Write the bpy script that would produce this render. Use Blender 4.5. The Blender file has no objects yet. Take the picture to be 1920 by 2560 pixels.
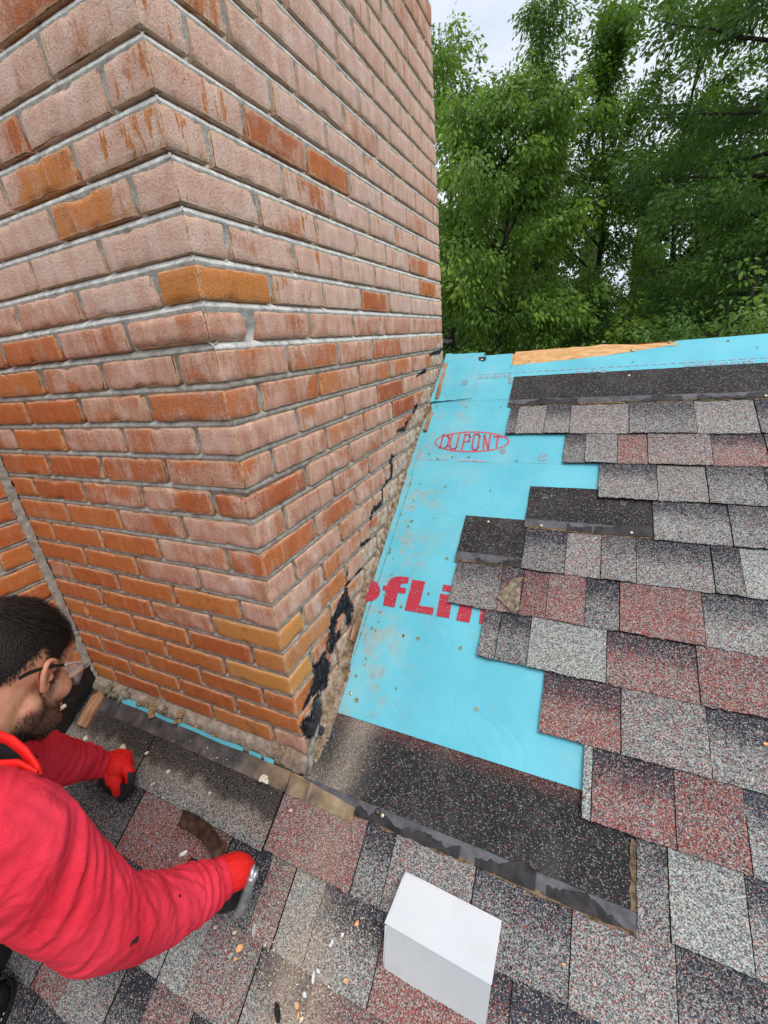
import bpy, bmesh, math, random
import numpy as np
from mathutils import Vector, Matrix, noise, Quaternion
random.seed(7); np.random.seed(7)
sc = bpy.context.scene
C = sc.collection
S = 0.069                      # one brick course in metres
R_ = math.radians
# ---------------------------------------------------------------- camera
F = 1035.6
CP = np.array([0.60109, -0.60149, 1.00885])
RM = np.array([[0.9089420, 0.4070830, -0.0900433], [0.0761616, -0.3744602, -0.9241098], [-0.4099070, 0.8331044, -0.3713668]])
cam = bpy.data.objects.new('camera', bpy.data.cameras.new('camera')); C.objects.link(cam)
cam.data.sensor_fit = 'HORIZONTAL'; cam.data.sensor_width = 36; cam.data.lens = F/1920*36
cam.data.clip_start = 0.02; cam.data.clip_end = 3000
m = Matrix.Identity(4)
for i in range(3):
    m[i][0] = RM[0][i]; m[i][1] = -RM[1][i]; m[i][2] = -RM[2][i]; m[i][3] = CP[i]
cam.matrix_world = m
sc.camera = cam
sc.render.resolution_x = 768; sc.render.resolution_y = 1024
# ---------------------------------------------------------------- sky and sun (bright overcast)
SUN_EL, SUN_AZ = 62.0, 118.0     # azimuth clockwise from +Y
w = bpy.data.worlds.new('World'); sc.world = w; w.use_nodes = True
nt = w.node_tree; nt.nodes.clear()
def wn(t, **k):
    n = nt.nodes.new(t)
    for a, b in k.items(): setattr(n, a, b)
    return n
sky = wn('ShaderNodeTexSky', sky_type='NISHITA', sun_disc=False, sun_elevation=R_(SUN_EL), sun_rotation=R_(SUN_AZ), air_density=1.0, dust_density=2.5)
scl = wn('ShaderNodeVectorMath', operation='SCALE'); scl.inputs[3].default_value = 0.10
tc = wn('ShaderNodeTexCoord'); mp = wn('ShaderNodeMapping'); mp.inputs['Scale'].default_value = (1.2, 1.2, 3.0)
nz = wn('ShaderNodeTexNoise'); nz.inputs['Scale'].default_value = 1.6; nz.inputs['Detail'].default_value = 6; nz.inputs['Roughness'].default_value = 0.55
cr = wn('ShaderNodeValToRGB'); cr.color_ramp.elements[0].position = 0.32; cr.color_ramp.elements[1].position = 0.72
cr.color_ramp.elements[0].color = (0.62, 0.68, 0.78, 1); cr.color_ramp.elements[1].color = (0.92, 0.94, 0.97, 1)
mx = wn('ShaderNodeMixRGB'); mx.inputs[0].default_value = 0.86
bg = wn('ShaderNodeBackground'); bg.inputs[1].default_value = 1.0; out = wn('ShaderNodeOutputWorld')
L = nt.links.new
L(sky.outputs[0], scl.inputs[0]); L(scl.outputs[0], mx.inputs[1]); L(tc.outputs['Generated'], mp.inputs[0]); L(mp.outputs[0], nz.inputs[0])
L(nz.outputs[0], cr.inputs[0]); L(cr.outputs[0], mx.inputs[2]); L(mx.outputs[0], bg.inputs[0]); L(bg.outputs[0], out.inputs[0])
sd = bpy.data.lights.new('sun', 'SUN'); sd.energy = 1.5; sd.angle = R_(28); sd.color = (1.0, 0.97, 0.93)
so = bpy.data.objects.new('sun', sd); C.objects.link(so)
az, el = R_(SUN_AZ), R_(SUN_EL)
so.rotation_euler = Vector((math.sin(az)*math.cos(el), math.cos(az)*math.cos(el), math.sin(el))).to_track_quat('Z', 'Y').to_euler()
sc.view_settings.view_transform = 'Standard'; sc.view_settings.look = 'None'
sc.view_settings.exposure = 0.40; sc.view_settings.gamma = 1
sc.cycles.max_bounces = 6; sc.cycles.transparent_max_bounces = 12
# ---------------------------------------------------------------- surveying helpers (photo measurements laid on real planes)
def ray(u, v): return RM.T @ np.array([(u-960)/F, (v-1280)/F, 1.0])
def at(u, v, d): return Vector(CP + ray(u, v)*d)
NR = np.array([0, -0.5547, 0.83205]); UPR = np.array([0, 0.83205, 0.5547]); OR = np.array([0, 0, -0.2*S])
def roof_xy(u, v, h=0.0):          # -> (X, Y) in course units on the roof surface
    d = ray(u, v); o = OR + NR*h; t = (NR @ (o-CP))/(NR @ d); p = CP + t*d
    return p[0]/S, (p[1]-(NR*h)[1])/S
def rp(x, y, h=0.0):               # roof point from course units and height above it in metres
    return Vector((x*S, y*S, (y*2/3-0.2)*S)) + Vector(NR)*h
def side(u, v, X=0.0):
    d = ray(u, v); t = (X*S-CP[0])/d[0]; p = CP+t*d; return p[1]/S, p[2]/S
z1 = lambda x, y: (x*.663, y*.663)
z2 = lambda x, y: (x*.663, y*.663+700)
z3 = lambda x, y: (x*.5425, y*.5425+1400)
z4 = lambda x, y: (x*.6028, y*.6028+2000)
z5 = lambda x, y: (x*.663+820, y*.663+800)
z6 = lambda x, y: (x*.663+820, y*.663+1500)
z7 = lambda x, y: (x*.663+820, y*.663+2000)
zc3 = lambda x, y: (x*.3014+900, y*.3014+1000)
zc4 = lambda x, y: (x*.2486+700, y*.2486+1400)
zl = lambda x, y: (x*.1808+200, y*.1808+1680)
# ---------------------------------------------------------------- object helpers
def tag(o, label=None, cat=None, group=None, kind=None):
    if label: o['label'] = label
    if cat: o['category'] = cat
    if group: o['group'] = group
    if kind: o['kind'] = kind
    return o
def empty(name, loc=(0, 0, 0), **k):
    o = bpy.data.objects.new(name, None); o.location = loc; C.objects.link(o); o.empty_display_size = .05
    return tag(o, **k)
def link(name, me, mat=None, parent=None, smooth=False, world=True):
    o = bpy.data.objects.new(name, me); C.objects.link(o)
    if mat is not None:
        for q in (mat if isinstance(mat, (list, tuple)) else [mat]): me.materials.append(q)
    if smooth: me.polygons.foreach_set('use_smooth', [True]*len(me.polygons))
    if parent is not None:
        o.parent = parent
        p = Vector((0, 0, 0)); q = parent
        while q: p += q.location; q = q.parent
        if world: o.location = -p      # mesh data is in world coordinates
    return o
class MB:
    def __init__(s): s.v = []; s.f = []; s.a = []; s.mi = []
    def add(s, vs, fs, attr=None, mi=0):
        b = len(s.v); s.v += [tuple(v) for v in vs]; s.f += [tuple(b+i for i in f) for f in fs]; s.mi += [mi]*len(fs)
        if attr is not None:
            s.a += ([attr]*len(vs) if isinstance(attr, tuple) else list(attr))
    def mesh(s, name, attrs=('c',)):
        me = bpy.data.meshes.new(name); me.from_pydata(s.v, [], s.f); me.update()
        if any(s.mi): me.polygons.foreach_set('material_index', s.mi)
        if s.a:
            n = len(s.a[0])//4
            arr = np.array(s.a, dtype=np.float32)
            for i in range(n):
                at_ = me.attributes.new(attrs[i], 'FLOAT_COLOR', 'POINT'); at_.data.foreach_set('color', arr[:, 4*i:4*i+4].ravel())
        return me
    def build(s, name, mat, parent=None, smooth=False, attrs=('c',)):
        return link(name, s.mesh(name, attrs), mat, parent, smooth)
def nz3(p, sc_=1.0): return noise.noise(Vector(p)*sc_)
def fbm(p, o=4): return noise.fractal(Vector(p), 0.9, 2.1, o)
# ---------------------------------------------------------------- material helper
class M:
    def __init__(s, name, rough=0.8, spec=0.3):
        s.m = bpy.data.materials.new(name); s.m.use_nodes = True; s.t = s.m.node_tree; s.b = s.t.nodes['Principled BSDF']
        s.b.inputs['Roughness'].default_value = rough; s.b.inputs['Specular IOR Level'].default_value = spec
        s.geo = None
    def n(s, t, **k):
        n = s.t.nodes.new(t)
        for a, b in k.items(): setattr(n, a, b)
        return n
    def l(s, a, b): s.t.links.new(a, b)
    def pos(s, scale=(1, 1, 1)):
        if s.geo is None: s.geo = s.n('ShaderNodeNewGeometry')
        if scale == (1, 1, 1): return s.geo.outputs['Position']
        v = s.n('ShaderNodeVectorMath', operation='MULTIPLY'); v.inputs[1].default_value = scale; s.l(s.geo.outputs['Position'], v.inputs[0]); return v.outputs[0]
    def noise(s, scale, detail=3, rough=.55, vec=None, out='Fac', dist=0):
        n = s.n('ShaderNodeTexNoise'); n.inputs['Scale'].default_value = scale; n.inputs['Detail'].default_value = detail; n.inputs['Roughness'].default_value = rough
        n.inputs['Distortion'].default_value = dist
        s.l(vec if vec is not None else s.pos(), n.inputs['Vector']); return n.outputs[out]
    def vor(s, scale, vec=None, out='Color', feature='F1'):
        n = s.n('ShaderNodeTexVoronoi', feature=feature); n.inputs['Scale'].default_value = scale
        s.l(vec if vec is not None else s.pos(), n.inputs['Vector']); return n.outputs[out]
    def ramp(s, fac, stops):
        r = s.n('ShaderNodeValToRGB'); e = r.color_ramp.elements
        while len(e) < len(stops): e.new(.5)
        for i, (p, c) in enumerate(stops): e[i].position = p; e[i].color = (c if len(c) == 4 else (*c, 1)) if isinstance(c, tuple) else (c, c, c, 1)
        s.l(fac, r.inputs[0]); return r.outputs[0]
    def val(s, x, sock):
        if isinstance(x, (int, float)): sock.default_value = x
        elif isinstance(x, tuple): sock.default_value = (*x, 1) if len(x) == 3 else x
        else: s.l(x, sock)
    def mix(s, f, a, b, mode='MIX'):
        n = s.n('ShaderNodeMixRGB', blend_type=mode); s.val(f, n.inputs[0]); s.val(a, n.inputs[1]); s.val(b, n.inputs[2]); return n.outputs[0]
    def math(s, op, a, b=None, c=None, clamp=False):
        n = s.n('ShaderNodeMath', operation=op, use_clamp=clamp); s.val(a, n.inputs[0])
        if b is not None: s.val(b, n.inputs[1])
        if c is not None: s.val(c, n.inputs[2])
        return n.outputs[0]
    def sm(s, x, lo, hi, a=0, b=1):
        n = s.n('ShaderNodeMapRange', interpolation_type='SMOOTHSTEP'); s.val(x, n.inputs[0]); s.val(lo, n.inputs[1]); s.val(hi, n.inputs[2]); n.inputs[3].default_value = a; n.inputs[4].default_value = b; return n.outputs[0]
    def attr(s, name):
        a = s.n('ShaderNodeAttribute', attribute_name=name); x = s.n('ShaderNodeSeparateColor'); s.l(a.outputs['Color'], x.inputs[0]); return a, x.outputs[0], x.outputs[1], x.outputs[2], a.outputs['Alpha']
    def sep(s, vec):
        x = s.n('ShaderNodeSeparateXYZ'); s.l(vec, x.inputs[0]); return x.outputs
    def col(s, c): s.val(c, s.b.inputs['Base Color']); return s
    def bump(s, h, st=.4, dist=.002):
        n = s.n('ShaderNodeBump'); n.inputs['Strength'].default_value = st; n.inputs['Distance'].default_value = dist; s.l(h, n.inputs['Height']); s.l(n.outputs[0], s.b.inputs['Normal']); return s
def plain(name, c, rough=.7, metal=0, var=.15, scale=60, bump=0):
    q = M(name, rough); q.b.inputs['Metallic'].default_value = metal
    n = q.noise(scale, 4)
    q.col(q.mix(q.sm(n, .3, .7), tuple(x*(1-var) for x in c), tuple(min(1, x*(1+var)) for x in c)))
    if bump: q.bump(n, bump)
    return q.m
# ================================================================ BRICK CHIMNEY
def tar_layer(q, c):
    _, t, hh, b, a = q.attr('tar')
    e = q.math('ADD', t, q.math('MULTIPLY', q.math('SUBTRACT', q.noise(34, 7, .75), .5), 1.5))
    mk = q.math('MULTIPLY', q.sm(e, .50, .60), q.sm(t, .05, .2)); dirt = q.math('MULTIPLY', q.sm(e, .28, .60), q.sm(t, .05, .2))
    c = q.mix(q.math('MULTIPLY', dirt, .5), c, (.10, .085, .075))
    return q.mix(mk, c, q.mix(q.sm(q.noise(80, 5), .45, .7), (.010, .010, .013), (.06, .065, .085))), mk
def brick_material():
    q = M('fired_brick', .8, .25)
    _, film, rnd, hue, resid = q.attr('bk'); _, u, v, bord, peel = q.attr('uvb')
    off = q.n('ShaderNodeVectorMath', operation='ADD'); q.l(q.pos(), off.inputs[0])
    cmb = q.n('ShaderNodeCombineXYZ'); q.l(q.math('MULTIPLY', rnd, 7.3), cmb.inputs[0]); q.l(q.math('MULTIPLY', rnd, 3.1), cmb.inputs[1]); q.l(q.math('MULTIPLY', rnd, 5.7), cmb.inputs[2]); q.l(cmb.outputs[0], off.inputs[1])
    P = off.outputs[0]
    def st(sx, sz):
        n = q.n('ShaderNodeVectorMath', operation='MULTIPLY'); n.inputs[1].default_value = (sx, sx, sz); q.l(P, n.inputs[0]); return n.outputs[0]
    grain = q.noise(520, 2, .7); grit = q.noise(190, 4, .7); blot = q.noise(17, 5, .65, P)
    base = q.ramp(hue, [(0, (.39, .085, .030)), (.35, (.54, .140, .034)), (.65, (.62, .20, .045)), (1, (.68, .31, .075))])
    base = q.mix(q.sm(blot, .30, .45, .55, 0), base, (.30, .085, .035)); base = q.mix(q.sm(blot, .52, .72, 0, .55), base, (.62, .27, .12))
    base = q.mix(q.sm(q.noise(1.0, 4, .6, st(60, 14)), .5, .7, 0, .45), base, (.60, .30, .19))
    streak = q.noise(1.0, 6, .68, st(70, 10)); cloud = q.noise(11, 5, .65, P); fine = q.noise(1.0, 3, .7, st(420, 120))
    lowc = q.noise(7.5, 3, .5, P); f = q.math('ADD', q.math('ADD', q.math('MULTIPLY', streak, .34), q.math('MULTIPLY', cloud, .26)), q.math('MULTIPLY', q.math('ADD', q.math('MULTIPLY', q.math('SUBTRACT', lowc, .5), 1.9), .5), .40))
    f = q.math('ADD', f, q.math('MULTIPLY', q.math('SUBTRACT', fine, .5), .34))
    thr = q.math('SUBTRACT', .78, q.math('MULTIPLY', film, .50)); soft = q.math('SUBTRACT', f, thr)
    mask = q.math('MULTIPLY', q.math('ADD', q.math('MULTIPLY', q.sm(soft, -.015, .05), .6), q.math('MULTIPLY', q.sm(soft, -.14, .16), .4)), q.sm(film, 0, .9, .70, .97))
    filmc = q.ramp(q.noise(30, 5, .65, st(1, .45)), [(.30, (.48, .21, .135)), (.45, (.61, .33, .235)), (.58, (.70, .44, .345)), (.72, (.80, .61, .52))])
    filmc = q.mix(q.sm(v, .0, .35, .25, 0), filmc, (.52, .28, .20))
    hi = q.mix(q.sm(q.noise(1.0, 4, .6, st(40, 12)), .3, .7), (.68, .435, .345), (.84, .65, .56)); filmc = q.mix(q.math('MULTIPLY', peel, .65), filmc, hi)
    c = q.mix(mask, base, filmc)
    pz = q.noise(1.0, 7, .72, st(38, 8)); pm = q.sm(q.math('SUBTRACT', pz, q.math('ADD', .612, q.math('MULTIPLY', q.math('SUBTRACT', rnd, .5), .17))), 0, .010); pm = q.math('MULTIPLY', pm, q.sm(peel, .2, .7))
    c = q.mix(pm, c, q.mix(q.noise(40, vec=P), (.52, .165, .04), (.60, .25, .09)))
    c = q.mix(q.math('MULTIPLY', q.math('MULTIPLY', q.sm(fine, .66, .72), q.sm(mask, .3, .8)), .8), c, (.45, .155, .06))       # needle-fine flecks of bare brick
    dr = q.noise(1.0, 3, .5, st(210, 7)); c = q.mix(q.math('MULTIPLY', q.sm(dr, .66, .72), q.sm(film, .05, .5, 0, .4)), c, (.78, .70, .65))
    vs = q.vor(190, vec=P, out='Distance'); pit = q.math('MULTIPLY', q.sm(vs, .17, .08), q.sm(q.noise(40, 2, .5, P), .42, .50))
    c = q.mix(q.math('MULTIPLY', pit, .75), c, (.14, .055, .035))
    c = q.mix(q.sm(grain, .30, .47, .60, 0), c, (.20, .075, .045)); c = q.mix(q.sm(grain, .58, .75, 0, .34), c, (.78, .60, .50)); c = q.mix(q.sm(grit, .60, .72, 0, .26), c, (.78, .66, .58)); c = q.mix(q.sm(grit, .28, .40, .30, 0), c, (.24, .09, .05))
    # mortar-smeared rims, outlined in dark brown as painted shadow of the joints
    eb_ = q.math('ADD', bord, q.math('MULTIPLY', q.math('SUBTRACT', q.noise(48, 5, .7), .5), 1.5))
    c = q.mix(q.math('MULTIPLY', q.sm(eb_, .50, .80), .5), c, (.74, .50, .32)); c = q.mix(q.math('MULTIPLY', q.sm(eb_, .98, 1.10), .45), c, (.44, .40, .35)); ed_ = q.math('ADD', bord, q.math('MULTIPLY', q.math('SUBTRACT', q.noise(34, 5, .7), .5), .9)); c = q.mix(q.math('MULTIPLY', q.sm(ed_, .86, 1.02), .72), c, (.10, .055, .035))
    rz = q.math('ADD', resid, q.math('MULTIPLY', q.math('SUBTRACT', q.noise(30, 5, .65), .5), 1.6))
    rc = q.ramp(q.noise(42, 6, .7), [(.3, (.22, .11, .06)), (.43, (.44, .28, .17)), (.53, (.60, .48, .38)), (.7, (.74, .66, .60))])
    rm_ = q.math('MULTIPLY', q.sm(rz, .60, .75), q.sm(resid, .02, .1)); c = q.mix(q.math('MULTIPLY', rm_, .88), c, rc)
    c, tk = tar_layer(q, c)
    q.col(c); q.b.inputs['Roughness'].default_value = .78
    h = q.math('ADD', q.math('MULTIPLY', grit, .9), q.math('MULTIPLY', pit, -.8)); h = q.math('ADD', h, q.math('MULTIPLY', blot, 1.3)); h = q.math('ADD', h, q.math('MULTIPLY', mask, .35)); h = q.math('ADD', h, q.math('MULTIPLY', rm_, .9)); h = q.math('ADD', h, tk)
    q.bump(h, .9, .0030)
    return q.m
def mortar_material():
    q = M('mortar', .9, .15); _, light, g, b, a = q.attr('c')
    n = q.noise(45, 6, .65); n2 = q.noise(240, 3)
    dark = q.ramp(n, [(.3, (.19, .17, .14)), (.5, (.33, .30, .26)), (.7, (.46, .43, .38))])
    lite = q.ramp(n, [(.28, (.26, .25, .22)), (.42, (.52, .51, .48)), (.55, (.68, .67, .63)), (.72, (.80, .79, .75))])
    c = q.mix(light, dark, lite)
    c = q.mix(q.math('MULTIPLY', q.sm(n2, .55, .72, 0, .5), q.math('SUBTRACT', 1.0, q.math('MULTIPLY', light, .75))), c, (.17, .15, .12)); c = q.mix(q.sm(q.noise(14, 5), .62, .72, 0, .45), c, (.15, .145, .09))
    c = q.mix(g, c, q.ramp(q.noise(60, 6, .7), [(.30, (.045, .028, .016)), (.45, (.19, .12, .07)), (.58, (.34, .25, .17)), (.75, (.58, .51, .42))]))
    c, tk = tar_layer(q, c)
    q.col(c); q.bump(q.math('ADD', q.math('ADD', n2, tk), q.math('MULTIPLY', n, 2)), .8, .0025); return q.m
MAT_BRICK = brick_material(); MAT_MORTAR = mortar_material()
NXT = {'+x': (0, 1), '-x': (0, -1), '-y': (1, -1), '+y': (1, 1), '-z': (2, -1), '+z': (2, 1)}
def roof_z(y): return y*2/3-0.2
def brick(mb, lo, hi, faces, film, rnd, hue, peel, resf=None, r=.0045, cell=.011, rough=1.0):
    """rounded, slightly chipped brick; lo/hi in metres"""
    lo = np.array(lo); hi = np.array(hi); cen = (lo+hi)/2
    sd_ = Vector((rnd*91, rnd*37, rnd*53))
    for fc in faces:
        ax, sg = NXT[fc]; o = [i for i in range(3) if i != ax]
        du, dv = hi[o[0]]-lo[o[0]], hi[o[1]]-lo[o[1]]
        nu, nv = max(2, int(du/cell)), max(2, int(dv/cell))
        if fc in ('-z', '+z'): nv = 2 if o[1] == 1 and dv < .05 else nv
        us = [0, r*.35, r] + list(np.linspace(r, du-r, nu+1))[1:-1] + [du-r, du-r*.35, du]
        vs = [0, r*.35, r] + list(np.linspace(r, dv-r, nv+1))[1:-1] + [dv-r, dv-r*.35, dv]
        V = []; A = []
        for v_ in vs:
            for u_ in us:
                p = np.zeros(3); p[ax] = hi[ax] if sg > 0 else lo[ax]; p[o[0]] = lo[o[0]]+u_; p[o[1]] = lo[o[1]]+v_
                c = np.minimum(np.maximum(p, lo+r), hi-r); d = p-c; ln = np.linalg.norm(d)
                pn = c + d/ln*r if ln > 1e-9 else p
                edge = min(u_, du-u_, v_, dv-v_)
                q = Vector(p)
                nn = noise.noise(q*38+sd_); n2 = noise.noise(q*110+sd_)
                k = math.exp(-edge/.005)
                chip = max(0, nn+.30*n2-.08)*.011*k*rough + abs(n2)*.0020*k*rough
                pn = pn + (cen-pn)/np.linalg.norm(cen-pn)*chip
                pn[ax] -= sg*(.0008*noise.noise(q*14+sd_)+.0003*n2)*rough
                bd = 1-min(1, edge/.010)
                rs = resf(p) if resf else 0; tr_ = tar_at(p) if resf else 0
                V.append(pn); A.append((film, rnd, hue, rs, u_/du, v_/dv, bd, peel, tr_, 0, 0, 1))
        W = len(us); Fs = []
        for j in range(len(vs)-1):
            for i in range(W-1):
                a, b, c_, d_ = j*W+i, j*W+i+1, (j+1)*W+i+1, (j+1)*W+i
                cyc = (a, b, c_, d_)
                flip = (sg > 0) != (ax != 1)
                Fs.append(cyc[::-1] if flip else cyc)
        mb.add(V, Fs, A)
TARL = [([(1109, 868), (1100, 880), (1076, 886)], .16), ([(1066, 926), (1040, 940)], .13), ([z5(337, 322), z5(310, 372), z5(300, 385)], .16), ([z5(300, 375), z5(292, 410), z5(262, 418)], .16),
 ([z5(262, 500), z5(240, 515), z5(238, 590), z5(205, 640), z5(205, 690), z5(165, 725), z5(160, 800), z5(163, 825), z5(125, 848)], .17), ([z5(75, 920), z5(72, 1010), z5(35, 1090), z5(8, 1150)], .17),
 ([zc4(830, 85), zc4(735, 190), zc4(665, 260)], .15), ([zc4(680, 290), zc4(670, 430)], .18), ([zc4(655, 450), zc4(590, 540), zc4(530, 650)], .28), ([zc4(690, 470), zc4(700, 580)], .40),
 ([zc4(520, 740), zc4(525, 860)], .38), ([zc4(590, 750), zc4(540, 860)], .25), ([zc4(440, 960), zc4(360, 1090)], .22), ([zc4(440, 1070), zc4(400, 1150), zc4(370, 1280)], .55), ([zc4(470, 1090), zc4(440, 1230)], .35), ([zc4(330, 1330), zc4(250, 1470)], .2), ([zc4(385, 1290), zc4(350, 1420)], .25),
 ([zc4(375, 1400), zc4(345, 1560), zc4(325, 1850)], .35), ([zc4(255, 1640), zc4(290, 1740)], .32)]
TARS = []
for pl, w_ in TARL:
    P_ = [np.array(side(*p)) for p in pl]
    for a_, b_ in zip(P_, P_[1:]): TARS.append((a_[0], a_[1], b_[0], b_[1], w_))
TARN = np.array(TARS)
def tar_yz(y, z):
    ax, ay, bx, by, w_ = TARN.T; dx, dy = bx-ax, by-ay; t = np.clip(((y-ax)*dx+(z-ay)*dy)/(dx*dx+dy*dy+1e-9), 0, 1); d = np.hypot(y-ax-t*dx, z-ay-t*dy); w_ = w_*np.where(w_ < .2, .62+.35*math.sin(y*2.1+z*1.3), .9)
    return float(np.clip(1-.5*(d/w_), 0, 1).max())
def tar_at(p):
    y, z = p[1]/S, p[2]/S
    if p[0] < -.012 or z > roof_z(y)+4.2: return 0.0
    return tar_yz(y, z)
JHF = lambda k: .088 if k < 15 else .108
JH = .088
KTOP = 33; KTOPW = 17
DEEP = 20.46; WID = 13.2
def joints_front(k):            # X of vertical joints, going left from the arris (positive distances)
    return [(1.50 if k % 2 == 0 else 3.17)+3.30*i for i in range(0, 5) if (1.50 if k % 2 == 0 else 3.17)+3.30*i < WID-.3]
def joints_right(k):
    md = 3.24 if k < 16 else 3.0
    st = (3.10 if k < 16 else 2.86) if k % 2 == 0 else (1.46 if k < 16 else 1.34)
    J = [st+md*i for i in range(0, 8)]
    return [j for j in J if j < DEEP-.45]
def film_front(k, x, r):
    if k >= 16: return .78+.25*r if r > .15 else .6
    if k >= 12: return (.34+.25*r if x > 6 else .58+.16*r)
    if k >= 9: return (.54+.18*r if x < 5.5 else .14+.24*r)
    t = max(0, 1-x/7)
    return .10+.45*t*r*1.3 + (.28 if r > .72 else 0)
def film_right(k, y, r):
    if k >= 22: return .95+.2*r
    if k >= 16: return (.74+.30*r if r > .12 else .5)
    if k >= 5: return .60+.20*r
    return .30+.35*r
chim = empty('brick_chimney', (0, 0, 0), label='tall orange brick chimney with pale lime streaks rising through the sloping roof', cat='chimney')
def res_right(p):
    y, z = p[1]/S, p[2]/S; h = z-roof_z(y)
    wob = .5*noise.noise(Vector((y*.55, 3, z*.4)))
    return max(0, min(1, (2.5+wob-h)/1.5)) if y > .1 else max(0, min(1, (.9-h)/1.2))*.9
def res_front(p):
    return 0.0 if p[2] > .9*S else .35
OVER = {('R', 10, 4): (.15, .02), ('R', 11, 4): (.22, .0), ('R', 12, 3): (.22, .05), ('R', 3, 0): (.22, 1.0), ('F', 5, 0): (.18, .9), ('F', 16, 0): (.16, .75), ('F', 1, 0): (.05, .55), ('F', 2, 0): (.12, .5), ('F', 2, 1): (.0, .45), ('R', 2, 0): (.1, .35), ('R', 1, 0): (.25, .5), ('F', 0, 0): (.75, .3), ('F', 14, 0): (.7, .55), ('F', 15, 0): (.8, .4), ('F', 18, 1): (.55, .7), ('F', 19, 1): (.5, .7)}
rb = MB(); rng = random.Random(3)
for k in range(-1, KTOP+1):
    z0, z1_ = (k+JHF(k))*S, (k+1-JHF(k))*S
    jf = [0]+joints_front(k)+[WID-.14]; jr = [0]+joints_right(k)+[DEEP]
    jit = lambda: (rng.random()-.5)*.05
    hi_pal = 1.0 if k >= 16 else 0.0
    # corner brick with both faces
    cx, cy = jf[1]-JH+jit(), jr[1]-JH+jit()
    r = rng.random(); fl = (film_front(k, .8, r)+film_right(k, .8, r))/2; hue = .35+.45*rng.random()
    o_ = OVER.get(('F', k, 0)) or OVER.get(('R', k, 0))
    if o_: fl, hue = o_
    pl = hi_pal if fl > .3 else 0
    zd = (rng.random()-.5)*.012*S*2
    if k == 15:      # the bulging corner brick with a rounded, mortared end
        brick(rb, (-cx*S, -.004, z0), (-.004+.0035, 1.5*S, z1_), ['-y', '-z', '+z', '+x'], .8, r, .4, 0, r=.014)
        brick(rb, (-.10, 1.85*S, z0), (.001, (jr[2]-JH)*S, z1_), ['+x', '-z', '+z', '-y'], .85, .3, .35, 0, r=.007)
        start_r = 2
    elif k == 10:
        pass; start_r = 1
        brick(rb, (-cx*S, 0, z0), (0, cy*S, z1_-.004), ['-y', '+x', '-z', '+z'], .45, r, .15, 0, None, r=.007, rough=1.8)
    elif k < 0:
        start_r = 1
    else:
        start_r = 1
        yo = .0015*noise.noise(Vector((k*3.1, 0, 0)))
        if k == 1 or k == 3:
            # differing looks on the two faces of one brick
            brick(rb, (-cx*S, yo, z0), (0, cy*S, z1_), ['-y', '-z', '+z'], fl, r, hue, pl, None)
            brick(rb, (-cx*S, yo, z0), (0, cy*S, z1_), ['+x'], .12 if k == 3 else .45, r, 1.0 if k == 3 else .5, 0, res_right)
        else:
            brick(rb, (-cx*S, yo, z0+zd), (0, cy*S, z1_+zd), ['-y', '+x', '-z', '+z'], fl, r, hue, pl, res_right if k <= 3 else None, r=.0022 if k > 16 else (.0050 if k > 11 else .0028), rough=1.6 if k == 0 else 1)
    for i in range(1, len(jf)-1):       # front
        a, b = jf[i]+JH, jf[i+1]-(JH if i < len(jf)-2 else 0)
        r = rng.random(); fl = film_front(k, a, r); hue = min(1, max(0, .45+.5*(rng.random()-.5)+(.12 if k < 9 else 0)))
        if k == -1: continue
        o_ = OVER.get(('F', k, i))
        if o_: fl, hue = o_
        zd = (rng.random()-.5)*.02*S; zr = 1.7 if 9 < k < 17 else (1.1 if k > 16 else .9)
        brick(rb, (-b*S+jit()*S*.6, .0015*(r-.5), z0+zd), (-a*S, .03, z1_+zd), ['-y', '-z', '+z', '-x', '+x'], fl, r, hue, (1 if r > .2 else 0) if k >= 16 else 0, None, r=.0055 if 11 < k < 17 else (.0022 if k > 16 else .0026), rough=zr)
    for i in range(start_r, len(jr)-1):       # right
        a, b = jr[i]+JH, jr[i+1]-(JH if i < len(jr)-2 else 0)
        if k+1.3 < roof_z(a): continue
        r = rng.random(); fl = film_right(k, a, r); hue = min(1, max(0, .42+.5*(rng.random()-.5)))
        o_ = OVER.get(('R', k, i))
        if o_: fl, hue = o_
        zd = (rng.random()-.5)*.02*S
        brick(rb, (-.03, a*S, z0+zd), (.0022*(rng.random()-.5), b*S+jit()*S*.6, z1_+zd), ['+x', '-z', '+z', '-y', '+y'], fl, r, hue, (1 if r > .15 else 0) if k >= 16 else 0, res_right, r=.0040 if 8 < k < 16 else (.0020 if k > 15 else .0026), rough=1.1, cell=.013)
rb.build('brickwork', MAT_BRICK, chim, True, ('bk', 'uvb', 'tar'))
# wing wall (normal +X) at the inner corner
sb = MB()
for k in range(-6, KTOPW):
    z0, z1_ = (k+JH)*S, (k+1-JH)*S
    st = 1.55 if k % 2 else 3.2
    J = [0.26]+[st+3.27*i for i in range(0, 4)]
    for i in range(len(J)-1):
        a, b = J[i]+(JH if i else 0), J[i+1]-JH
        if k+1 < roof_z(-a)-.5: continue
        r = rng.random()
        brick(sb, (-WID*S-.03, -b*S, z0), (-WID*S+.001*(r-.5), -a*S, z1_), ['+x', '-z', '+z', '-y', '+y'], .10+.3*r, r, .35+.4*rng.random(), 0, None, r=.0026)
sb_o = sb.build('wing_wall', MAT_BRICK, chim, True, ('bk', 'uvb', 'tar'))
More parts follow.
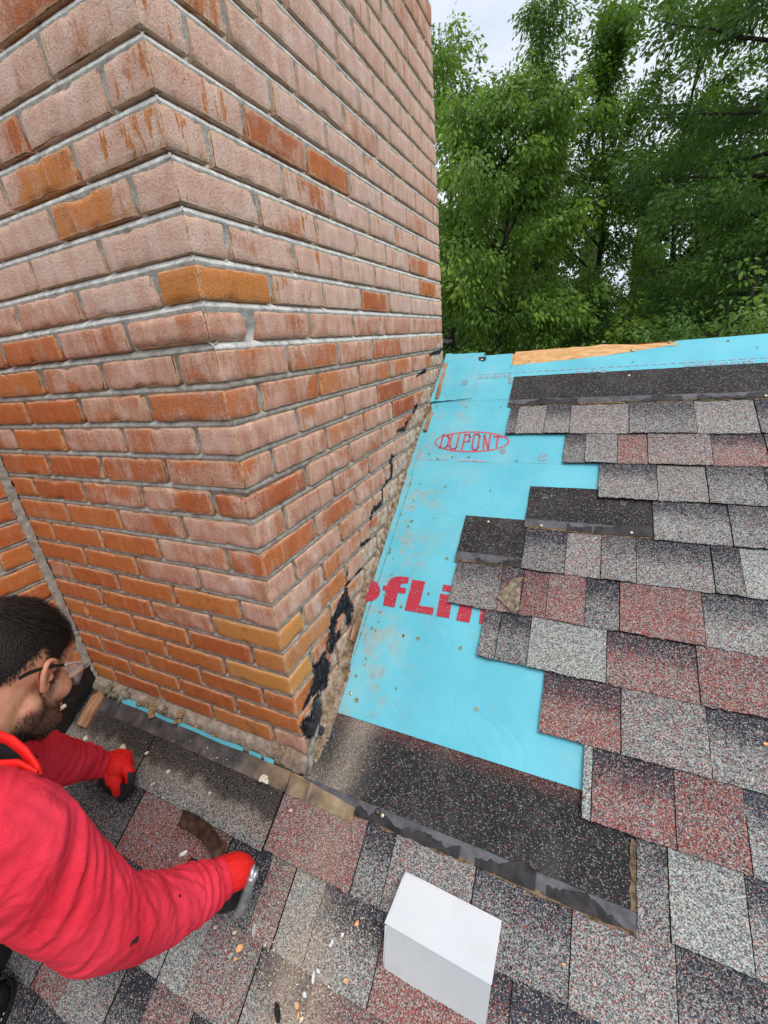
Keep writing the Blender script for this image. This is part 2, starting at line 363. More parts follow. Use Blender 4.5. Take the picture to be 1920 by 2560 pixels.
# mortar: bed joints raked at the top, flush at the bottom edge (catching the light)
def mortar_face(mb, kind, L0, L1, k0, k1, up=False):
    rows = []
    for k in range(k0, k1+1):
        lt = k >= 16
        rows += [(k-JH-.04, 'lo', k), (k-JH*.8, 'lo2', k), (k-.035, 'lm', k), (k+.045, 'mid', k), (k+JH+.045, 'hi', k), (k+.5, 'v', k)]
    n = int(abs(L1-L0)/.12)
    V, A = [], []; z_last = None
    for z, t, k in rows:
        for i in range(n+1):
            s_ = L0+(L1-L0)*i/n
            q = Vector((s_*.9, z*2.3, 7 if kind == 'f' else 3)); e = noise.noise(q*1.3)*.0016+noise.noise(q*5)*.0011
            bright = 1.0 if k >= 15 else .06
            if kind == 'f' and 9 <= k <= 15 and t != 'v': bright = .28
            if k >= 15: d = {'lo': .0050, 'lo2': .0010, 'lm': .0016, 'mid': .0052, 'hi': .0170, 'v': .0050}[t]
            else: d = {'lo': .0085, 'lo2': .0036, 'lm': .0026, 'mid': .0034, 'hi': .0125, 'v': .0052}[t]
            if kind == 'f' and 12 <= k <= 16 and t in ('mid', 'hi'): d += .004*max(0, noise.noise(Vector((s_*.3, k*3.3, 1)))+.2)
            d = d-e*(1.0 if k < 16 else .7); g = 0.0
            if kind == 'r':
                h = z-roof_z(s_); g = max(0, min(1, (1.5-h)/.8))*.5
                p = (-d, s_*S, z*S)
            elif kind == 'f': p = (-s_*S, d, z*S)
            else: p = (-WID*S-d, -s_*S, z*S)
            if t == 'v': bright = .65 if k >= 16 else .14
            V.append(p); A.append((bright, g, 0, 1, tar_yz(s_, z) if kind == 'r' and z < roof_z(s_)+4 else 0, 0, 0, 1))
    Fs = []
    for j in range(len(rows)-1):
        for i in range(n):
            a = j*(n+1)+i; q = (a, a+1, a+n+2, a+n+1)
            Fs.append(q if kind == 'r' else q[::-1])
    mb.add(V, Fs, A)
mm = MB(); mortar_face(mm, 'f', .03, WID, -1, KTOP); mortar_face(mm, 'r', .03, DEEP-.03, -1, KTOP); mortar_face(mm, 's', 0, 12, -8, KTOPW)
# wide rough joint in the inner corner
V = []; A = []; Fs = []
for j in range(0, 200):
    z = -1+j*.1
    for i in range(4):
        t = i/3; n_ = noise.noise(Vector((i, j*.35, 0)))*.004+noise.noise(Vector((i*2, j*1.3, 5)))*.003
        V.append(((-WID+.02+t*.16)*S+n_*.5, (-.28*(1-t))*S-.001-n_, z*S)); A.append((.1, .15, 0, 1, 0, 0, 0, 1))
for j in range(199):
    for i in range(3): a = j*4+i; Fs.append((a, a+1, a+5, a+4))
mm.add(V, Fs, A)
# solid core and cap of the shaft
def box(mb, lo, hi, attr=None, mi=0):
    x0, y0, z0 = lo; x1, y1, z1 = hi
    mb.add([(x0, y0, z0), (x1, y0, z0), (x1, y1, z0), (x0, y1, z0), (x0, y0, z1), (x1, y0, z1), (x1, y1, z1), (x0, y1, z1)], [(0, 3, 2, 1), (4, 5, 6, 7), (0, 1, 5, 4), (1, 2, 6, 5), (2, 3, 7, 6), (3, 0, 4, 7)], attr, mi)
box(mm, (-WID*S-.25, .02, -8*S), (-.02, DEEP*S-.002, (KTOP+1)*S), (.3, 0, 0, 1, 0, 0, 0, 1))
box(mm, (-WID*S-.30, -12.2*S, -14*S), (-WID*S-.02, .5, (KTOPW)*S), (.3, 0, 0, 1, 0, 0, 0, 1))
mm.build('mortar', MAT_MORTAR, chim, True, ('c', 'tar'))
# cement ledge under the front face and along the right side (left by the removed flashing)
lg = MB(); V = []; A = []; Fs = []; n = 150
prof = [(0.1, .12), (.06, .04), (-.10, -.02), (-.26, -.10), (-.30, -.22), (-.36, -.38), (-.40, -.60)]
for i in range(n+1):
    x = -WID+(WID+.30)*i/n
    for j, (py, pz) in enumerate(prof):
        q = Vector((x*1.2, j*.7, 0)); e = noise.noise(q*1.5)*.05+noise.noise(q*5)*.05
        V.append((x*S, (py-e*(.2+j*.16))*S, (pz+e*.5)*S)); A.append((.08, .45+.7*max(0, noise.noise(Vector((x*.5, 8, 0)))), 0, 1))
m_ = len(prof)
for i in range(n):
    for j in range(m_-1): a = i*m_+j; Fs.append((a, a+1, a+m_+1, a+m_))
lg.add(V, Fs, A)
V = []; A = []; Fs = []; n = 420
for i in range(n+1):
    y = -.4+(DEEP+.2)*i/n
    wd = .60 if y < 3 else (.52 if y < 12 else .42)
    for j in range(9):
        t = j/8; q = Vector((t*3, y*1.6, 2)); e = noise.noise(q*1.1)*.10+noise.noise(q*3.2)*.08+noise.noise(q*9)*.03
        x = t*wd; hz = (1-t)**1.6*(.22+.5*max(0, noise.noise(Vector((y*.45, 9, 9)))))
        p = rp(x, y, -.004-(.016*math.sin(math.pi*t) if y > 3.2 else 0)+e*.06*math.sin(math.pi*min(1, t+.15)))+Vector((0, 0, hz*S))
        if j == 0: p.x = -.002
        V.append(p+Vector(NR)*(.004*noise.noise(q*4)+.003*noise.noise(q*11))); A.append((.0, (.85+.3*noise.noise(q*.8)) if y < 3.2 else .95, 0, 1))
for i in range(n):
    for j in range(8): a = i*9+j; Fs.append((a, a+1, a+10, a+9))
lg.add(V, Fs, A)
lg.build('cement_residue', MAT_MORTAR, chim, True)
# black tar smears on the right face
q = M('roofing_tar', .38, .5); nn_ = q.noise(70, 5); q.col(q.mix(q.sm(nn_, .3, .7), (.006, .006, .008), (.045, .05, .065))); q.bump(nn_, .9, .003); MAT_TAR = q.m
def tar_flush():
    global tar
    if tar.v: tar.build('tar_smear', MAT_TAR, chim)
    tar = MB()
tar = MB()
def smear(pts, th=.004, sub=4):
    P = [side(*p) for p in pts]; n = len(P)
    # refine + jag
    Q = []
    for i in range(n):
        a, b = np.array(P[i]), np.array(P[(i+1) % n])
        for t in range(sub):
            c_ = a+(b-a)*t/sub; c_ = c_+np.array([noise.noise(Vector((c_[0]*7, c_[1]*7, 1))), noise.noise(Vector((c_[0]*7, c_[1]*7, 9)))])*.07
            Q.append(c_)
    cen = np.mean(Q, axis=0); V = [(th*.2, c_[0]*S, c_[1]*S) for c_ in Q]+[(th, (cen+(c_-cen)*.8)[0]*S, (cen+(c_-cen)*.8)[1]*S) for c_ in Q]+[(th*1.3, cen[0]*S, cen[1]*S)]
    k = len(Q); tar.add(V, [(i, (i+1) % k, k+(i+1) % k, k+i) for i in range(k)]+[(k+i, k+(i+1) % k, 2*k) for i in range(k)])
smear([zc4(*p) for p in [(375, 1375), (330, 1440), (320, 1560), (310, 1700), (300, 1800), (325, 1870), (345, 1780), (380, 1640), (400, 1500), (395, 1420)]], .010); tar_flush()
smear([zc4(*p) for p in [(300, 1610), (230, 1625), (225, 1650), (275, 1760), (305, 1750), (315, 1690)]], .016); tar_flush()
smear([zc4(*p) for p in [(410, 1590), (370, 1660), (350, 1740), (360, 1790), (400, 1700), (425, 1620)]], .020); tar_flush()
tar_flush()
# loose grey tar paper tongue at the foot of the corner
fb = MB(); V = []; pts_ = [(740, 1560, .010), (765, 1600, .012)]
for i in range(12):
    t = i/11; u = 795-28*t+4*math.sin(t*9); v = 1800+135*t
    for s_ in (-1, 0, 1):
        x, y = roof_xy(u+s_*(9-3*t), v, .012); V.append(rp(x, y, .012+.006*(1-s_*s_)+.02*(1-t)**2))
fb.add(V, [(i*3+j, i*3+j+1, i*3+j+4, i*3+j+3) for i in range(11) for j in range(2)])
fo = fb.build('tar_paper_tongue', plain('tar_paper', (.20, .19, .17), .8, var=.6, scale=50, bump=.5), chim, True)
# black step flashing on the wing wall with its pale edge
q = M('black_membrane', .42, .4); n1 = q.noise(40, 6); q.col(q.mix(q.sm(n1, .55, .75, 0, .5), (.012, .012, .013), (.10, .10, .10))); q.bump(n1, .3); MAT_BLACK = q.m
fp = MB(); X0 = -WID*S+.004
def panel(mb, yz, X, th):
    n = len(yz); V = [(X, y*S, z*S) for y, z in yz]+[(X-th, y*S, z*S) for y, z in yz]
    mb.add(V, [tuple(range(n))[::-1], tuple(range(n, 2*n))]+[(i, (i+1) % n, n+(i+1) % n, n+i) for i in range(n)])
panel(fp, [(-.03, .82), (-1.72, .80), (-1.76, -.22), (-1.80, -1.6), (-.06, -.45)], X0+.004, .003)
panel(fp, [(-1.70, -.26), (-9.0, -.22), (-9.0, -6.4), (-1.72, -1.65)], X0+.008, .003)
fp_o = fp.build('step_flashing', MAT_BLACK, chim)
ed = MB(); box(ed, (X0+.0082, -9*S, -.27*S), (X0+.014, -1.72*S, -.13*S)); ed.build('flashing_edge', plain('cream_edge', (.66, .60, .48), .6), fp_o)
# ================================================================ SHINGLE ROOF
roof = empty('shingle_roof', (0, 0, -.2*S), label='steep grey and red asphalt shingle roof partly stripped to turquoise underlayment beside the brick chimney', cat='roof')
UVM = ('tabc', 'tabp')
def shingle_material():
    q = M('asphalt_granules', .88, .2)
    _, light, red, shade, dust = q.attr('tabc'); _, u, v, stain, rnd = q.attr('tabp')
    vn = q.n('ShaderNodeTexVoronoi'); vn.inputs['Scale'].default_value = 540; q.l(q.pos(), vn.inputs['Vector'])
    sc3 = q.n('ShaderNodeSeparateColor'); q.l(vn.outputs['Color'], sc3.inputs[0]); r1, r2, r3 = sc3.outputs
    big = q.noise(22, 4, .6); med = q.noise(120, 3, .6)
    # granule brightness distribution shifts with tab lightness
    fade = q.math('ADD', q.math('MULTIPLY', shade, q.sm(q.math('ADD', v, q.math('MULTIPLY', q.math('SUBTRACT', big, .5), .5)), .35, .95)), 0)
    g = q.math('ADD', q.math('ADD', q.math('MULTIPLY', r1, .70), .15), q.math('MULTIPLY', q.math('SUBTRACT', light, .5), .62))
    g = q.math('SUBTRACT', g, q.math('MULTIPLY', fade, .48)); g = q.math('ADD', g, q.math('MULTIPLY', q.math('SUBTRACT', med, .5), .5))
    c = q.ramp(g, [(0.10, (.016, .016, .020)), (.28, (.060, .063, .077)), (.50, (.165, .178, .190)), (.68, (.31, .335, .325)), (.84, (.48, .51, .47)), (1.0, (.68, .69, .63))])
    rr = q.math('LESS_THAN', r2, q.math('ADD', q.math('MULTIPLY', red, q.math('SUBTRACT', 1.05, q.math('MULTIPLY', fade, .9))), q.math('MULTIPLY', q.math('SUBTRACT', big, .5), q.math('MULTIPLY', red, 1.2))))
    c = q.mix(q.math('MULTIPLY', rr, .88), c, q.ramp(r3, [(0, (.16, .028, .022)), (.5, (.34, .060, .045)), (1, (.52, .15, .11))]))
    # bluish shadow-band pigment
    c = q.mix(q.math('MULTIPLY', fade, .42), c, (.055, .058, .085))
    c = q.mix(q.math('MULTIPLY', q.math('LESS_THAN', r3, .10), .7), c, (.62, .56, .46))
    # dusty and stained areas
    dn = q.math('MULTIPLY', dust, q.sm(q.noise(7, 5, .6), .3, .62)); c = q.mix(q.math('MULTIPLY', dn, .62), c, q.mix(r1, (.32, .23, .16), (.66, .52, .40)))
    sn = q.math('MULTIPLY', stain, q.sm(q.noise(9, 4, .6), .20, .45)); c = q.mix(q.math('MULTIPLY', q.math('MULTIPLY', q.sm(stain, .02, .3), q.sm(stain, .95, .5)), .32), c, q.mix(r1, (.10, .065, .030), (.40, .30, .18))); c = q.mix(q.math('MULTIPLY', q.sm(stain, .4, .9), q.sm(sn, .2, .8, .50, .88)), c, q.mix(q.math('MULTIPLY', r1, r1), (.012, .011, .011), (.135, .115, .09)))
    q.col(c)
    d = q.n('ShaderNodeTexVoronoi'); d.inputs['Scale'].default_value = 540; q.l(q.pos(), d.inputs['Vector'])
    q.bump(q.math('ADD', q.math('MULTIPLY', d.outputs['Distance'], -1.0), q.math('MULTIPLY', r1, .6)), .8, .0022)
    return q.m
MAT_SH = shingle_material()
def felt_material():
    q = M('shingle_headlap', .85, .25); _, dust, b, g, a = q.attr('c')
    vn = q.n('ShaderNodeTexVoronoi'); vn.inputs['Scale'].default_value = 520; q.l(q.pos(), vn.inputs['Vector'])
    sc3 = q.n('ShaderNodeSeparateColor'); q.l(vn.outputs['Color'], sc3.inputs[0]); r1, r2, r3 = sc3.outputs
    n = q.noise(9, 5, .6)
    c = q.ramp(r1, [(0, (.009, .009, .010)), (.6, (.024, .024, .025)), (.90, (.060, .060, .060)), (.96, (.24, .235, .22))])
    c = q.mix(q.math('LESS_THAN', r2, .022), c, (.24, .06, .05))
    c = q.mix(q.sm(n, .45, .75, 0, .35), c, (.11, .105, .10))
    c = q.mix(q.math('MULTIPLY', b, q.sm(r3, .35, .55)), c, q.mix(r1, (.10, .02, .02), (.40, .16, .13)))
    dn = q.math('MULTIPLY', dust, q.sm(q.noise(6, 4), .2, .6, .55, 1)); c = q.mix(q.math('MULTIPLY', dn, .8), c, q.mix(r1, (.16, .13, .10), (.48, .42, .34)))
    q.col(c); q.bump(r1, .6, .0016); return q.m
MAT_FELT = felt_material()
MAT_STRIP = plain('release_strip', (.095, .092, .102), .55, var=.35, scale=35, bump=.2)
MAT_SEAL = plain('sealant', (.026, .023, .024), .55, var=.6, scale=40, bump=.8)
MAT_RAW = plain('raw_edge', (.15, .105, .062), .9, var=.6, scale=90, bump=.8)
MAT_UNDER = plain('shingle_edge', (.012, .011, .011), .95, var=.4, scale=120)
CODES = {  # light, red, shade, dust, stain
 'L': (.76, .05, .05), 'W': (.66, .15, .10), 'Q': (.66, .12, .80), 'K': (.54, .10, .45), 'D': (.45, .07, .75), 'N': (.30, .04, .9), 'R': (.52, .42, .15), 'P': (.56, .40, .85), 'S': (.62, .26, .2), 'X': (.38, .42, .3)}
ROWH = 1.72
def dust_at(x, y):
    # chalky wash below the corner, at X ~1..3.5
    d = math.exp(-((x-1.5-(y+1)*-.18)/.95)**2)*(1 if -4.2 < y < 2.5 else math.exp(-((y+4.2)/1.4)**2))
    d += .8*math.exp(-((x-3.2)/2.0)**2-((y+5.6)/1.1)**2) + .35*math.exp(-((x-1.0)/2.4)**2-((y+8)/1.5)**2)
    return min(1, d)
def stain_at(x, y):
    if x > -.45: return 0
    s_ = 1/(1+math.exp(-(y+1.90+.38*noise.noise(Vector((x*.55, 2, 0)))+.22*noise.noise(Vector((x*1.9, 5, 0))))*6))
    return min(1, s_*1.0)
def course(yb, tabs, x1, drop=None, top=None, name='shingle_course', seed=0, h0=0.0, upto=2.02, leftend=None):
    """tabs = [(x_left, code), ...]; raised and flat tabs alternate"""
    mb = MB(); rg = random.Random(seed); top = top if top is not None else yb+ROWH*upto
    xs_all = [t[0] for t in tabs]+[x1]
    for i, (xl, code) in enumerate(tabs):
        xr = xs_all[i+1]; li, re, sh = CODES[code]; raised = (i+seed) % 2
        li += (rg.random()-.5)*.10; re *= .8+.5*rg.random()
        far = xr < -20 or xl > 30 or yb < -14
        dx = .9 if far else .11; n = max(1, int((xr-xl)/dx))
        hb = h0+.006+(.0028 if raised else 0)
        ys = [0, .02, .06, .2, .4, .6, .8, 1.0, 1.3, 1.72, top-yb] if not far else [0, .5, 1.72, top-yb]
        ys = sorted(set(min(y_, top-yb) for y_ in ys))
        V = []; A = []; gap = .026 if not raised else .006
        for a, dy in enumerate(ys):
            for k in range(n+1):
                x = xl+gap+(xr-xl-2*gap)*k/n; jx = 0; jy = 0
                if not far:
                    if k in (0, n): jx = noise.noise(Vector((xl*3+k, dy*9+yb, 0)))*.02
                    if a == 0: jy = noise.noise(Vector((x*7, yb*3, 0)))*.035+noise.noise(Vector((x*25, yb, 3)))*.02+.03*noise.noise(Vector((x*.8, yb*5, 1)))
                wav = .0010*noise.noise(Vector((x*.5, (yb+dy)*.6, 3)))
                h = hb-.006*dy/1.72+wav-(.0012 if a == 0 else 0)
                x_, y_ = x+jx, yb+dy+jy
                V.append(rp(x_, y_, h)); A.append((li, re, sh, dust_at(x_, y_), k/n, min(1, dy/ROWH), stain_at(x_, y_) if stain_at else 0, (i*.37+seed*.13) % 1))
        Fs = [(a*(n+1)+k, a*(n+1)+k+1, (a+1)*(n+1)+k+1, (a+1)*(n+1)+k) for a in range(len(ys)-1) for k in range(n)]
        mb.add(V, Fs, A, 0)
        # butt edge and side edges (dark cut asphalt, deepened to draw the shadow below too)
        th = .0048 if not raised else .0078
        bV = [V[k] for k in range(n+1)]+[V[k]-Vector(NR)*th for k in range(n+1)]
        z_ = (0, 0, 0, 0, 0, 0, 0, 0)
        mb.add(bV, [(k, n+1+k, n+2+k, k+1) for k in range(n)], z_, 1)
        for sidek in (0, n):
            col = [V[a*(n+1)+sidek] for a in range(len(ys))]; m_ = len(col)
            mb.add(col+[p-Vector(NR)*th for p in col], [(a, a+1, m_+a+1, m_+a) if sidek == 0 else (a, m_+a, m_+a+1, a+1) for a in range(m_-1)], z_, 1)
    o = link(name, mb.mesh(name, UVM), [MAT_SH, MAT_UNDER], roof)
    return o
def tabs_from(zf, lst, yb=None):
    r = []
    for it in lst:
        x, y, c = it; u, v = zf(x, y); r.append((roof_xy(u, v)[0], c))
    return r
def extend(tabs, x1, seed):
    rg = random.Random(seed); x = tabs[-1][0]; t = list(tabs)
    while True:
        x += rg.choice([2.0, 2.7, 3.3, 3.8, 4.2]); 
        if x > x1-1: break
        t.append((x, rg.choice('LWQKDRPSLWQ')))
    return t
def lead(tabs, x0, seed):
    rg = random.Random(seed); t = [(x0, rg.choice('KDWR'))]; x = x0
    while True:
        x += rg.choice([2.0, 2.5, 3.0, 3.5])
        if x > tabs[0][0]-1.1: break
        t.append((x, rg.choice('LWQKDRXSN')))
    return t+tabs
XR = 34.0; XL = -30.0
row = lambda zf, y, l: [(x, y, c) for x, c in l]
tA = tabs_from(z5, row(z5, 375, [(682, 'D'), (712, 'W'), (820, 'Q'), (912, 'W'), (1135, 'K'), (1385, 'W'), (1620, 'D')]))
tB = tabs_from(z5, row(z5, 490, [(888, 'D'), (970, 'W'), (1090, 'R'), (1205, 'S'), (1445, 'P'), (1655, 'K')]))
tC = tabs_from(z5, row(z5, 620, [(1020, 'Q'), (1240, 'W'), (1430, 'K'), (1650, 'D')]))
tD = tabs_from(z5, row(z5, 765, [(1224, 'Q'), (1515, 'K')]))
tE = tabs_from(z5, [(738, 870, 'D'), (895, 880, 'W'), (1030, 890, 'K'), (1160, 910, 'Q'), (1450, 930, 'D'), (1560, 950, 'L')])
tF = tabs_from(z5, [(465, 1000, 'K'), (650, 1010, 'P'), (730, 1020, 'X'), (830, 1030, 'R'), (968, 1050, 'D'), (1100, 1080, 'R'), (1412, 1110, 'Q')])
tG = tabs_from(z6, [(577, 130, 'K'), (640, 140, 'D'), (760, 155, 'L'), (1048, 210, 'P'), (1393, 260, 'R')])
tH = tabs_from(z6, [(803, 390, 'P'), (1105, 450, 'W'), (1432, 520, 'Q')])
tI = tabs_from(z6, [(960, 690, 'L'), (993, 700, 'P'), (1306, 750, 'R'), (1572, 820, 'Q')])
tJ = tabs_from(z7, [(1160, 320, 'K'), (1285, 350, 'L'), (1580, 420, 'Q')])
tK = [(-.42, 'R')]+tabs_from(z7, [(115, 230, 'D'), (245, 200, 'W'), (553, 300, 'K'), (915, 570, 'W'), (1310, 650, 'K')])
tL = tabs_from(z4, [(340, 90, 'N'), (500, 170, 'R'), (705, 180, 'X'), (930, 250, 'N'), (1080, 400, 'R'), (1195, 400, 'L'), (1330, 440, 'Q'), (1590, 560, 'P')])
tM = tabs_from(z4, [(545, 640, 'L'), (705, 620, 'L'), (845, 600, 'S'), (1055, 720, 'Q'), (1285, 810, 'R'), (1590, 890, 'K')])
tN = tabs_from(z4, [(30, 560, 'N'), (160, 720, 'X'), (300, 740, 'K'), (505, 760, 'N'), (640, 790, 'R'), (800, 900, 'N')])
courses = [(14.56, tA, 1, 'x'), (12.95, tB, 2, 'x'), (11.26, tC, 3, 'x'), (9.6, tD, 4, 'x'), (7.86, tE, 5, 'x'), (6.13, tF, 6, 'x'), (4.47, tG, 7, 'x'), (2.70, tH, 8, 'x'), (.98, tI, 9, 'x'), (-.74, tJ, 10, 'x')]
for yb, t, s_, _ in courses:
    top = 16.62 if s_ == 1 else None
    course(yb, extend(t, XR, s_+40), XR, seed=s_, top=top)
course(-2.53, extend(tK, XR, 60), XR, seed=11, top=-.70)
# the left piece of the same row lies over it, its upper half stained
tKl = [(XL, 'K'), (-26, 'D'), (-22, 'W'), (-18.5, 'K'), (-16.2, 'D'), (-14.2, 'K')]+[(roof_xy(150+x*.422, 1650+y*.422)[0], c) for x, y, c in [(240, 400, 'D'), (490, 600, 'D'), (985, 800, 'K')]]
course(-2.60, tKl, -.50, seed=13, top=-.42, h0=.0005)
course(-4.33, extend(lead(tL, XL, 3), XR, 61), XR, seed=12)
course(-6.10, extend(lead(tM, XL, 4), XR, 62), XR, seed=14)
course(-7.86, extend(lead(tN, XL, 5), XR, 63), XR, seed=15)
yy = -9.6
for i in range(9):
    course(yy, extend(lead([(-3+.7*i, 'W')], XL, 70+i), XR, 80+i), XR, seed=16+i); yy -= ROWH
# exposed headlaps with nailing strip, black sealant and raw brown edge
def headlap(x0, x1, y0, y1, h=.0030, drop=.0075, dustf=None, redtop=False, strip=(0, .36), bare=0.0, name='exposed_headlap', seed=0):
    mb = MB(); n = max(4, int((x1-x0)/.22)); V = []; A = []
    for j in range(10):
        t = j/9
        for i in range(n+1):
            x = x0+(x1-x0)*i/n; y = y0+(y1-y0)*t
            if i in (0, n): x += noise.noise(Vector((y*4, x0, 1)))*.02
            if j == 9: y += noise.noise(Vector((x*3, y1, 1)))*.012
            V.append(rp(x, y, h-drop*t+.0008*noise.noise(Vector((x*.6, y, seed))))); A.append((dustf(x, y) if dustf else 0, max(0, (t-.80)*4) if redtop else 0, 0, 1))
    mb.add(V, [(j*(n+1)+i, j*(n+1)+i+1, (j+1)*(n+1)+i+1, (j+1)*(n+1)+i) for j in range(9) for i in range(n)], A)
    o = mb.build(name, MAT_FELT, roof)
    def band(nm, ya, yb_, hh, mat, jag, xa=x0, xb=x1, thick=True, phase=0):
        b = MB(); m_ = max(6, int((xb-xa)/.09)); V = []
        for i in range(m_+1):
            x = xa+(xb-xa)*i/m_
            ja = jag[0]*(noise.noise(Vector((x*1.7, ya*3+phase, 2)))+.5*noise.noise(Vector((x*6, ya*3, 5)))); jb = jag[1]*(noise.noise(Vector((x*.8, yb_*3+phase, 7)))*1.5+.45*noise.noise(Vector((x*7, yb_*3, 1)))+.25*noise.noise(Vector((x*17, 2, 1))))
            a_, c_ = y0+ya+ja, y0+yb_+jb
            if c_ < a_+.01: c_ = a_+.01
            e = .0006*noise.noise(Vector((x*2, ya, 6)))
            V += [rp(x, a_, hh-.0035), rp(x, a_+.015, hh+e), rp(x, c_-.015, hh+e), rp(x, c_, hh-.0022)]
        b.add(V, [(i*4+j, i*4+4+j, i*4+5+j, i*4+1+j) for i in range(m_) for j in range(3)]); 
        return b.build(nm, mat, o)
    s0, s1 = strip
    band('raw_edge', s0-.07, s0+.08, h+.0004, MAT_RAW, (.08, .0))
    band('nailing_strip', s0+.02, s1, h+.0008, MAT_STRIP, (.0, .012))
    for a_, b_ in bare or [(x0, x1)]: band('sealant_bead', s0-.03, s0+(s1-s0)*.62, h+.0022, MAT_SEAL, (.05, .24), a_, b_, phase=a_)
    return o
headlap(4.95, XR, 16.45, 18.58, seed=1, drop=.0052, bare=[(4.95, 8.6), (10.8, 13.3), (13.9, 17.5), (19, 27)])
headlap(6.80, 11.86, 9.66, 11.72, seed=2, strip=(.02, .40), bare=[(8.6, 9.6), (9.7, 11.85)])
headlap(3.97, 6.95, 7.88, 10.04, seed=3, strip=(.05, .42), bare=[(4.9, 6.9)])
def big_dust(x, y):
    e = math.exp(-((x-1.75-.16*(y-1.2))/.62)**2)
    return min(1, e*.95+.7*math.exp(-((x-.35)/.4)**2)*max(0, min(1, (.5-y))))
headlap(.12, 11.2, -.84, 1.72, seed=4, drop=.0125, dustf=big_dust, redtop=True, strip=(0.0, .38), bare=[(2.4, 6.3), (6.8, 8.6), (8.9, 11.15)])
# brown raw side edge of the big exposed piece
mb = MB(); V = []
for i in range(31):
    y = -.84+1.75*i/30; V += [rp(11.06+.05*noise.noise(Vector((y*4, 0, 0))), y, .0036-.005*i/30), rp(11.21, y, .0034-.005*i/30)]
mb.add(V, [(i*2, i*2+1, i*2+3, i*2+2) for i in range(30)]); mb.build('raw_edge', MAT_RAW, roof)
# nailing strip left bare along the foot of the front face
mb = MB(); V = []; n = 160
for i in range(n+1):
    x = -12.5+(12.06)*i/n; V += [rp(x, -1.03+.02*noise.noise(Vector((x*3, 0, 0))), .0058), rp(x, -.46, .0050)]
mb.add(V, [(i*2, i*2+2, i*2+3, i*2+1) for i in range(n)])
q = M('worn_nailing_strip', .6, .3); xyz = q.sep(q.pos()); n1 = q.noise(20, 5)
c = q.ramp(n1, [(.3, (.028, .026, .027)), (.5, (.070, .064, .066)), (.68, (.15, .13, .11))])
brn = q.math('MULTIPLY', q.sm(xyz[0], -.22, .0), q.sm(q.noise(12, 5), .25, .5)); c = q.mix(q.math('MULTIPLY', brn, .9), c, q.ramp(n1, [(.3, (.14, .095, .05)), (.6, (.34, .25, .15)), (.8, (.50, .42, .30))]))
dr = q.noise(1.0, 3, .5, q.pos((38, 3, 3))); c = q.mix(q.math('MULTIPLY', q.sm(dr, .62, .70), .7), c, (.36, .27, .17)); q.col(c); q.bump(n1, .3); MAT_WORN = q.m
mb.build('worn_strip', MAT_WORN, roof)
mb = MB(); V = []; n = 40
for i in range(n+1):
    x = -.40+2.9*i/n; lo = -1.06+.05*noise.noise(Vector((x*2, 1, 0))); hi_ = -.52-.08*max(0, (x-.4)) if x > .3 else -.50
    V += [rp(x, lo, .0062), rp(x, max(lo+.1, hi_), .0058)]
mb.add(V, [(i*2, i*2+2, i*2+3, i*2+1) for i in range(n)]); mb.build('worn_strip', MAT_WORN, roof)
# ---------------------------------------------------------------- turquoise underlayment
def under_material():
    q = M('turquoise_membrane', .5, .35); _, edge, wet, b, a = q.attr('c')
    P = q.pos(); xyz = q.sep(P)
    sy = q.n('ShaderNodeCombineXYZ'); q.l(xyz[0], sy.inputs[0]); q.l(q.math('MULTIPLY', q.math('ADD', q.math('MULTIPLY', xyz[1], .832), q.math('MULTIPLY', xyz[2], .555)), 1), sy.inputs[1])
    G = sy.outputs[0]
    br = q.n('ShaderNodeTexBrick', offset=0.0); br.inputs['Scale'].default_value = 1; br.inputs['Brick Width'].default_value = .0085; br.inputs['Row Height'].default_value = .0085; br.inputs['Mortar Size'].default_value = .0007; br.inputs['Mortar Smooth'].default_value = .5
    br.inputs['Color1'].default_value = (0, 0, 0, 1); br.inputs['Color2'].default_value = (0, 0, 0, 1); br.inputs['Mortar'].default_value = (1, 1, 1, 1); q.l(G, br.inputs['Vector'])
    n = q.noise(6, 4); c = q.mix(q.sm(n, .3, .7), (.105, .47, .59), (.145, .54, .65))
    wm = q.math('MULTIPLY', br.outputs['Color'], q.sm(q.noise(13, 4, .6), .42, .68, .12, .8)); c = q.mix(q.math('MULTIPLY', wm, .30), c, (.20, .44, .42))
    wy = q.math('MULTIPLY', br.outputs['Color'], q.sm(q.noise(16, 3, .6), .64, .70)); c = q.mix(q.math('MULTIPLY', wy, .8), c, (.36, .38, .20))
    dm = q.math('MULTIPLY', edge, q.sm(q.noise(14, 6, .68), .46, .66)); c = q.mix(q.math('MULTIPLY', dm, .62), c, q.ramp(q.noise(50, 4), [(.3, (.34, .22, .15)), (.6, (.42, .42, .34))]))
    c = q.mix(q.math('MULTIPLY', q.sm(q.noise(5, 5, .6), .52, .72), .22), c, (.45, .60, .58))
    c = q.mix(q.math('MULTIPLY', q.sm(q.noise(90, 4, .7), .68, .74), .5), c, (.06, .20, .22))
    q.col(c); wr = q.n('ShaderNodeTexNoise'); wr.inputs['Scale'].default_value = 3.2; wr.inputs['Detail'].default_value = 3; wr.inputs['Distortion'].default_value = 1.6; q.l(G, wr.inputs['Vector']); ridge = q.math('ABSOLUTE', q.math('SUBTRACT', wr.outputs['Fac'], .5))
    q.bump(q.math('ADD', q.math('ADD', q.math('MULTIPLY', br.outputs['Color'], -.25), q.noise(25, 4)), q.math('MULTIPLY', q.sm(ridge, 0, .035), 1.6)), .09, .0035)
    return q.m
MAT_BLUE = under_material()
EDGE = [(.545, 1.55)]+[roof_xy(u, v) for u, v in [(870, 1668), (900, 1560), (935, 1440), (968, 1335), (1002, 1225), (1030, 1130), (1052, 1062), (1078, 1012)]]
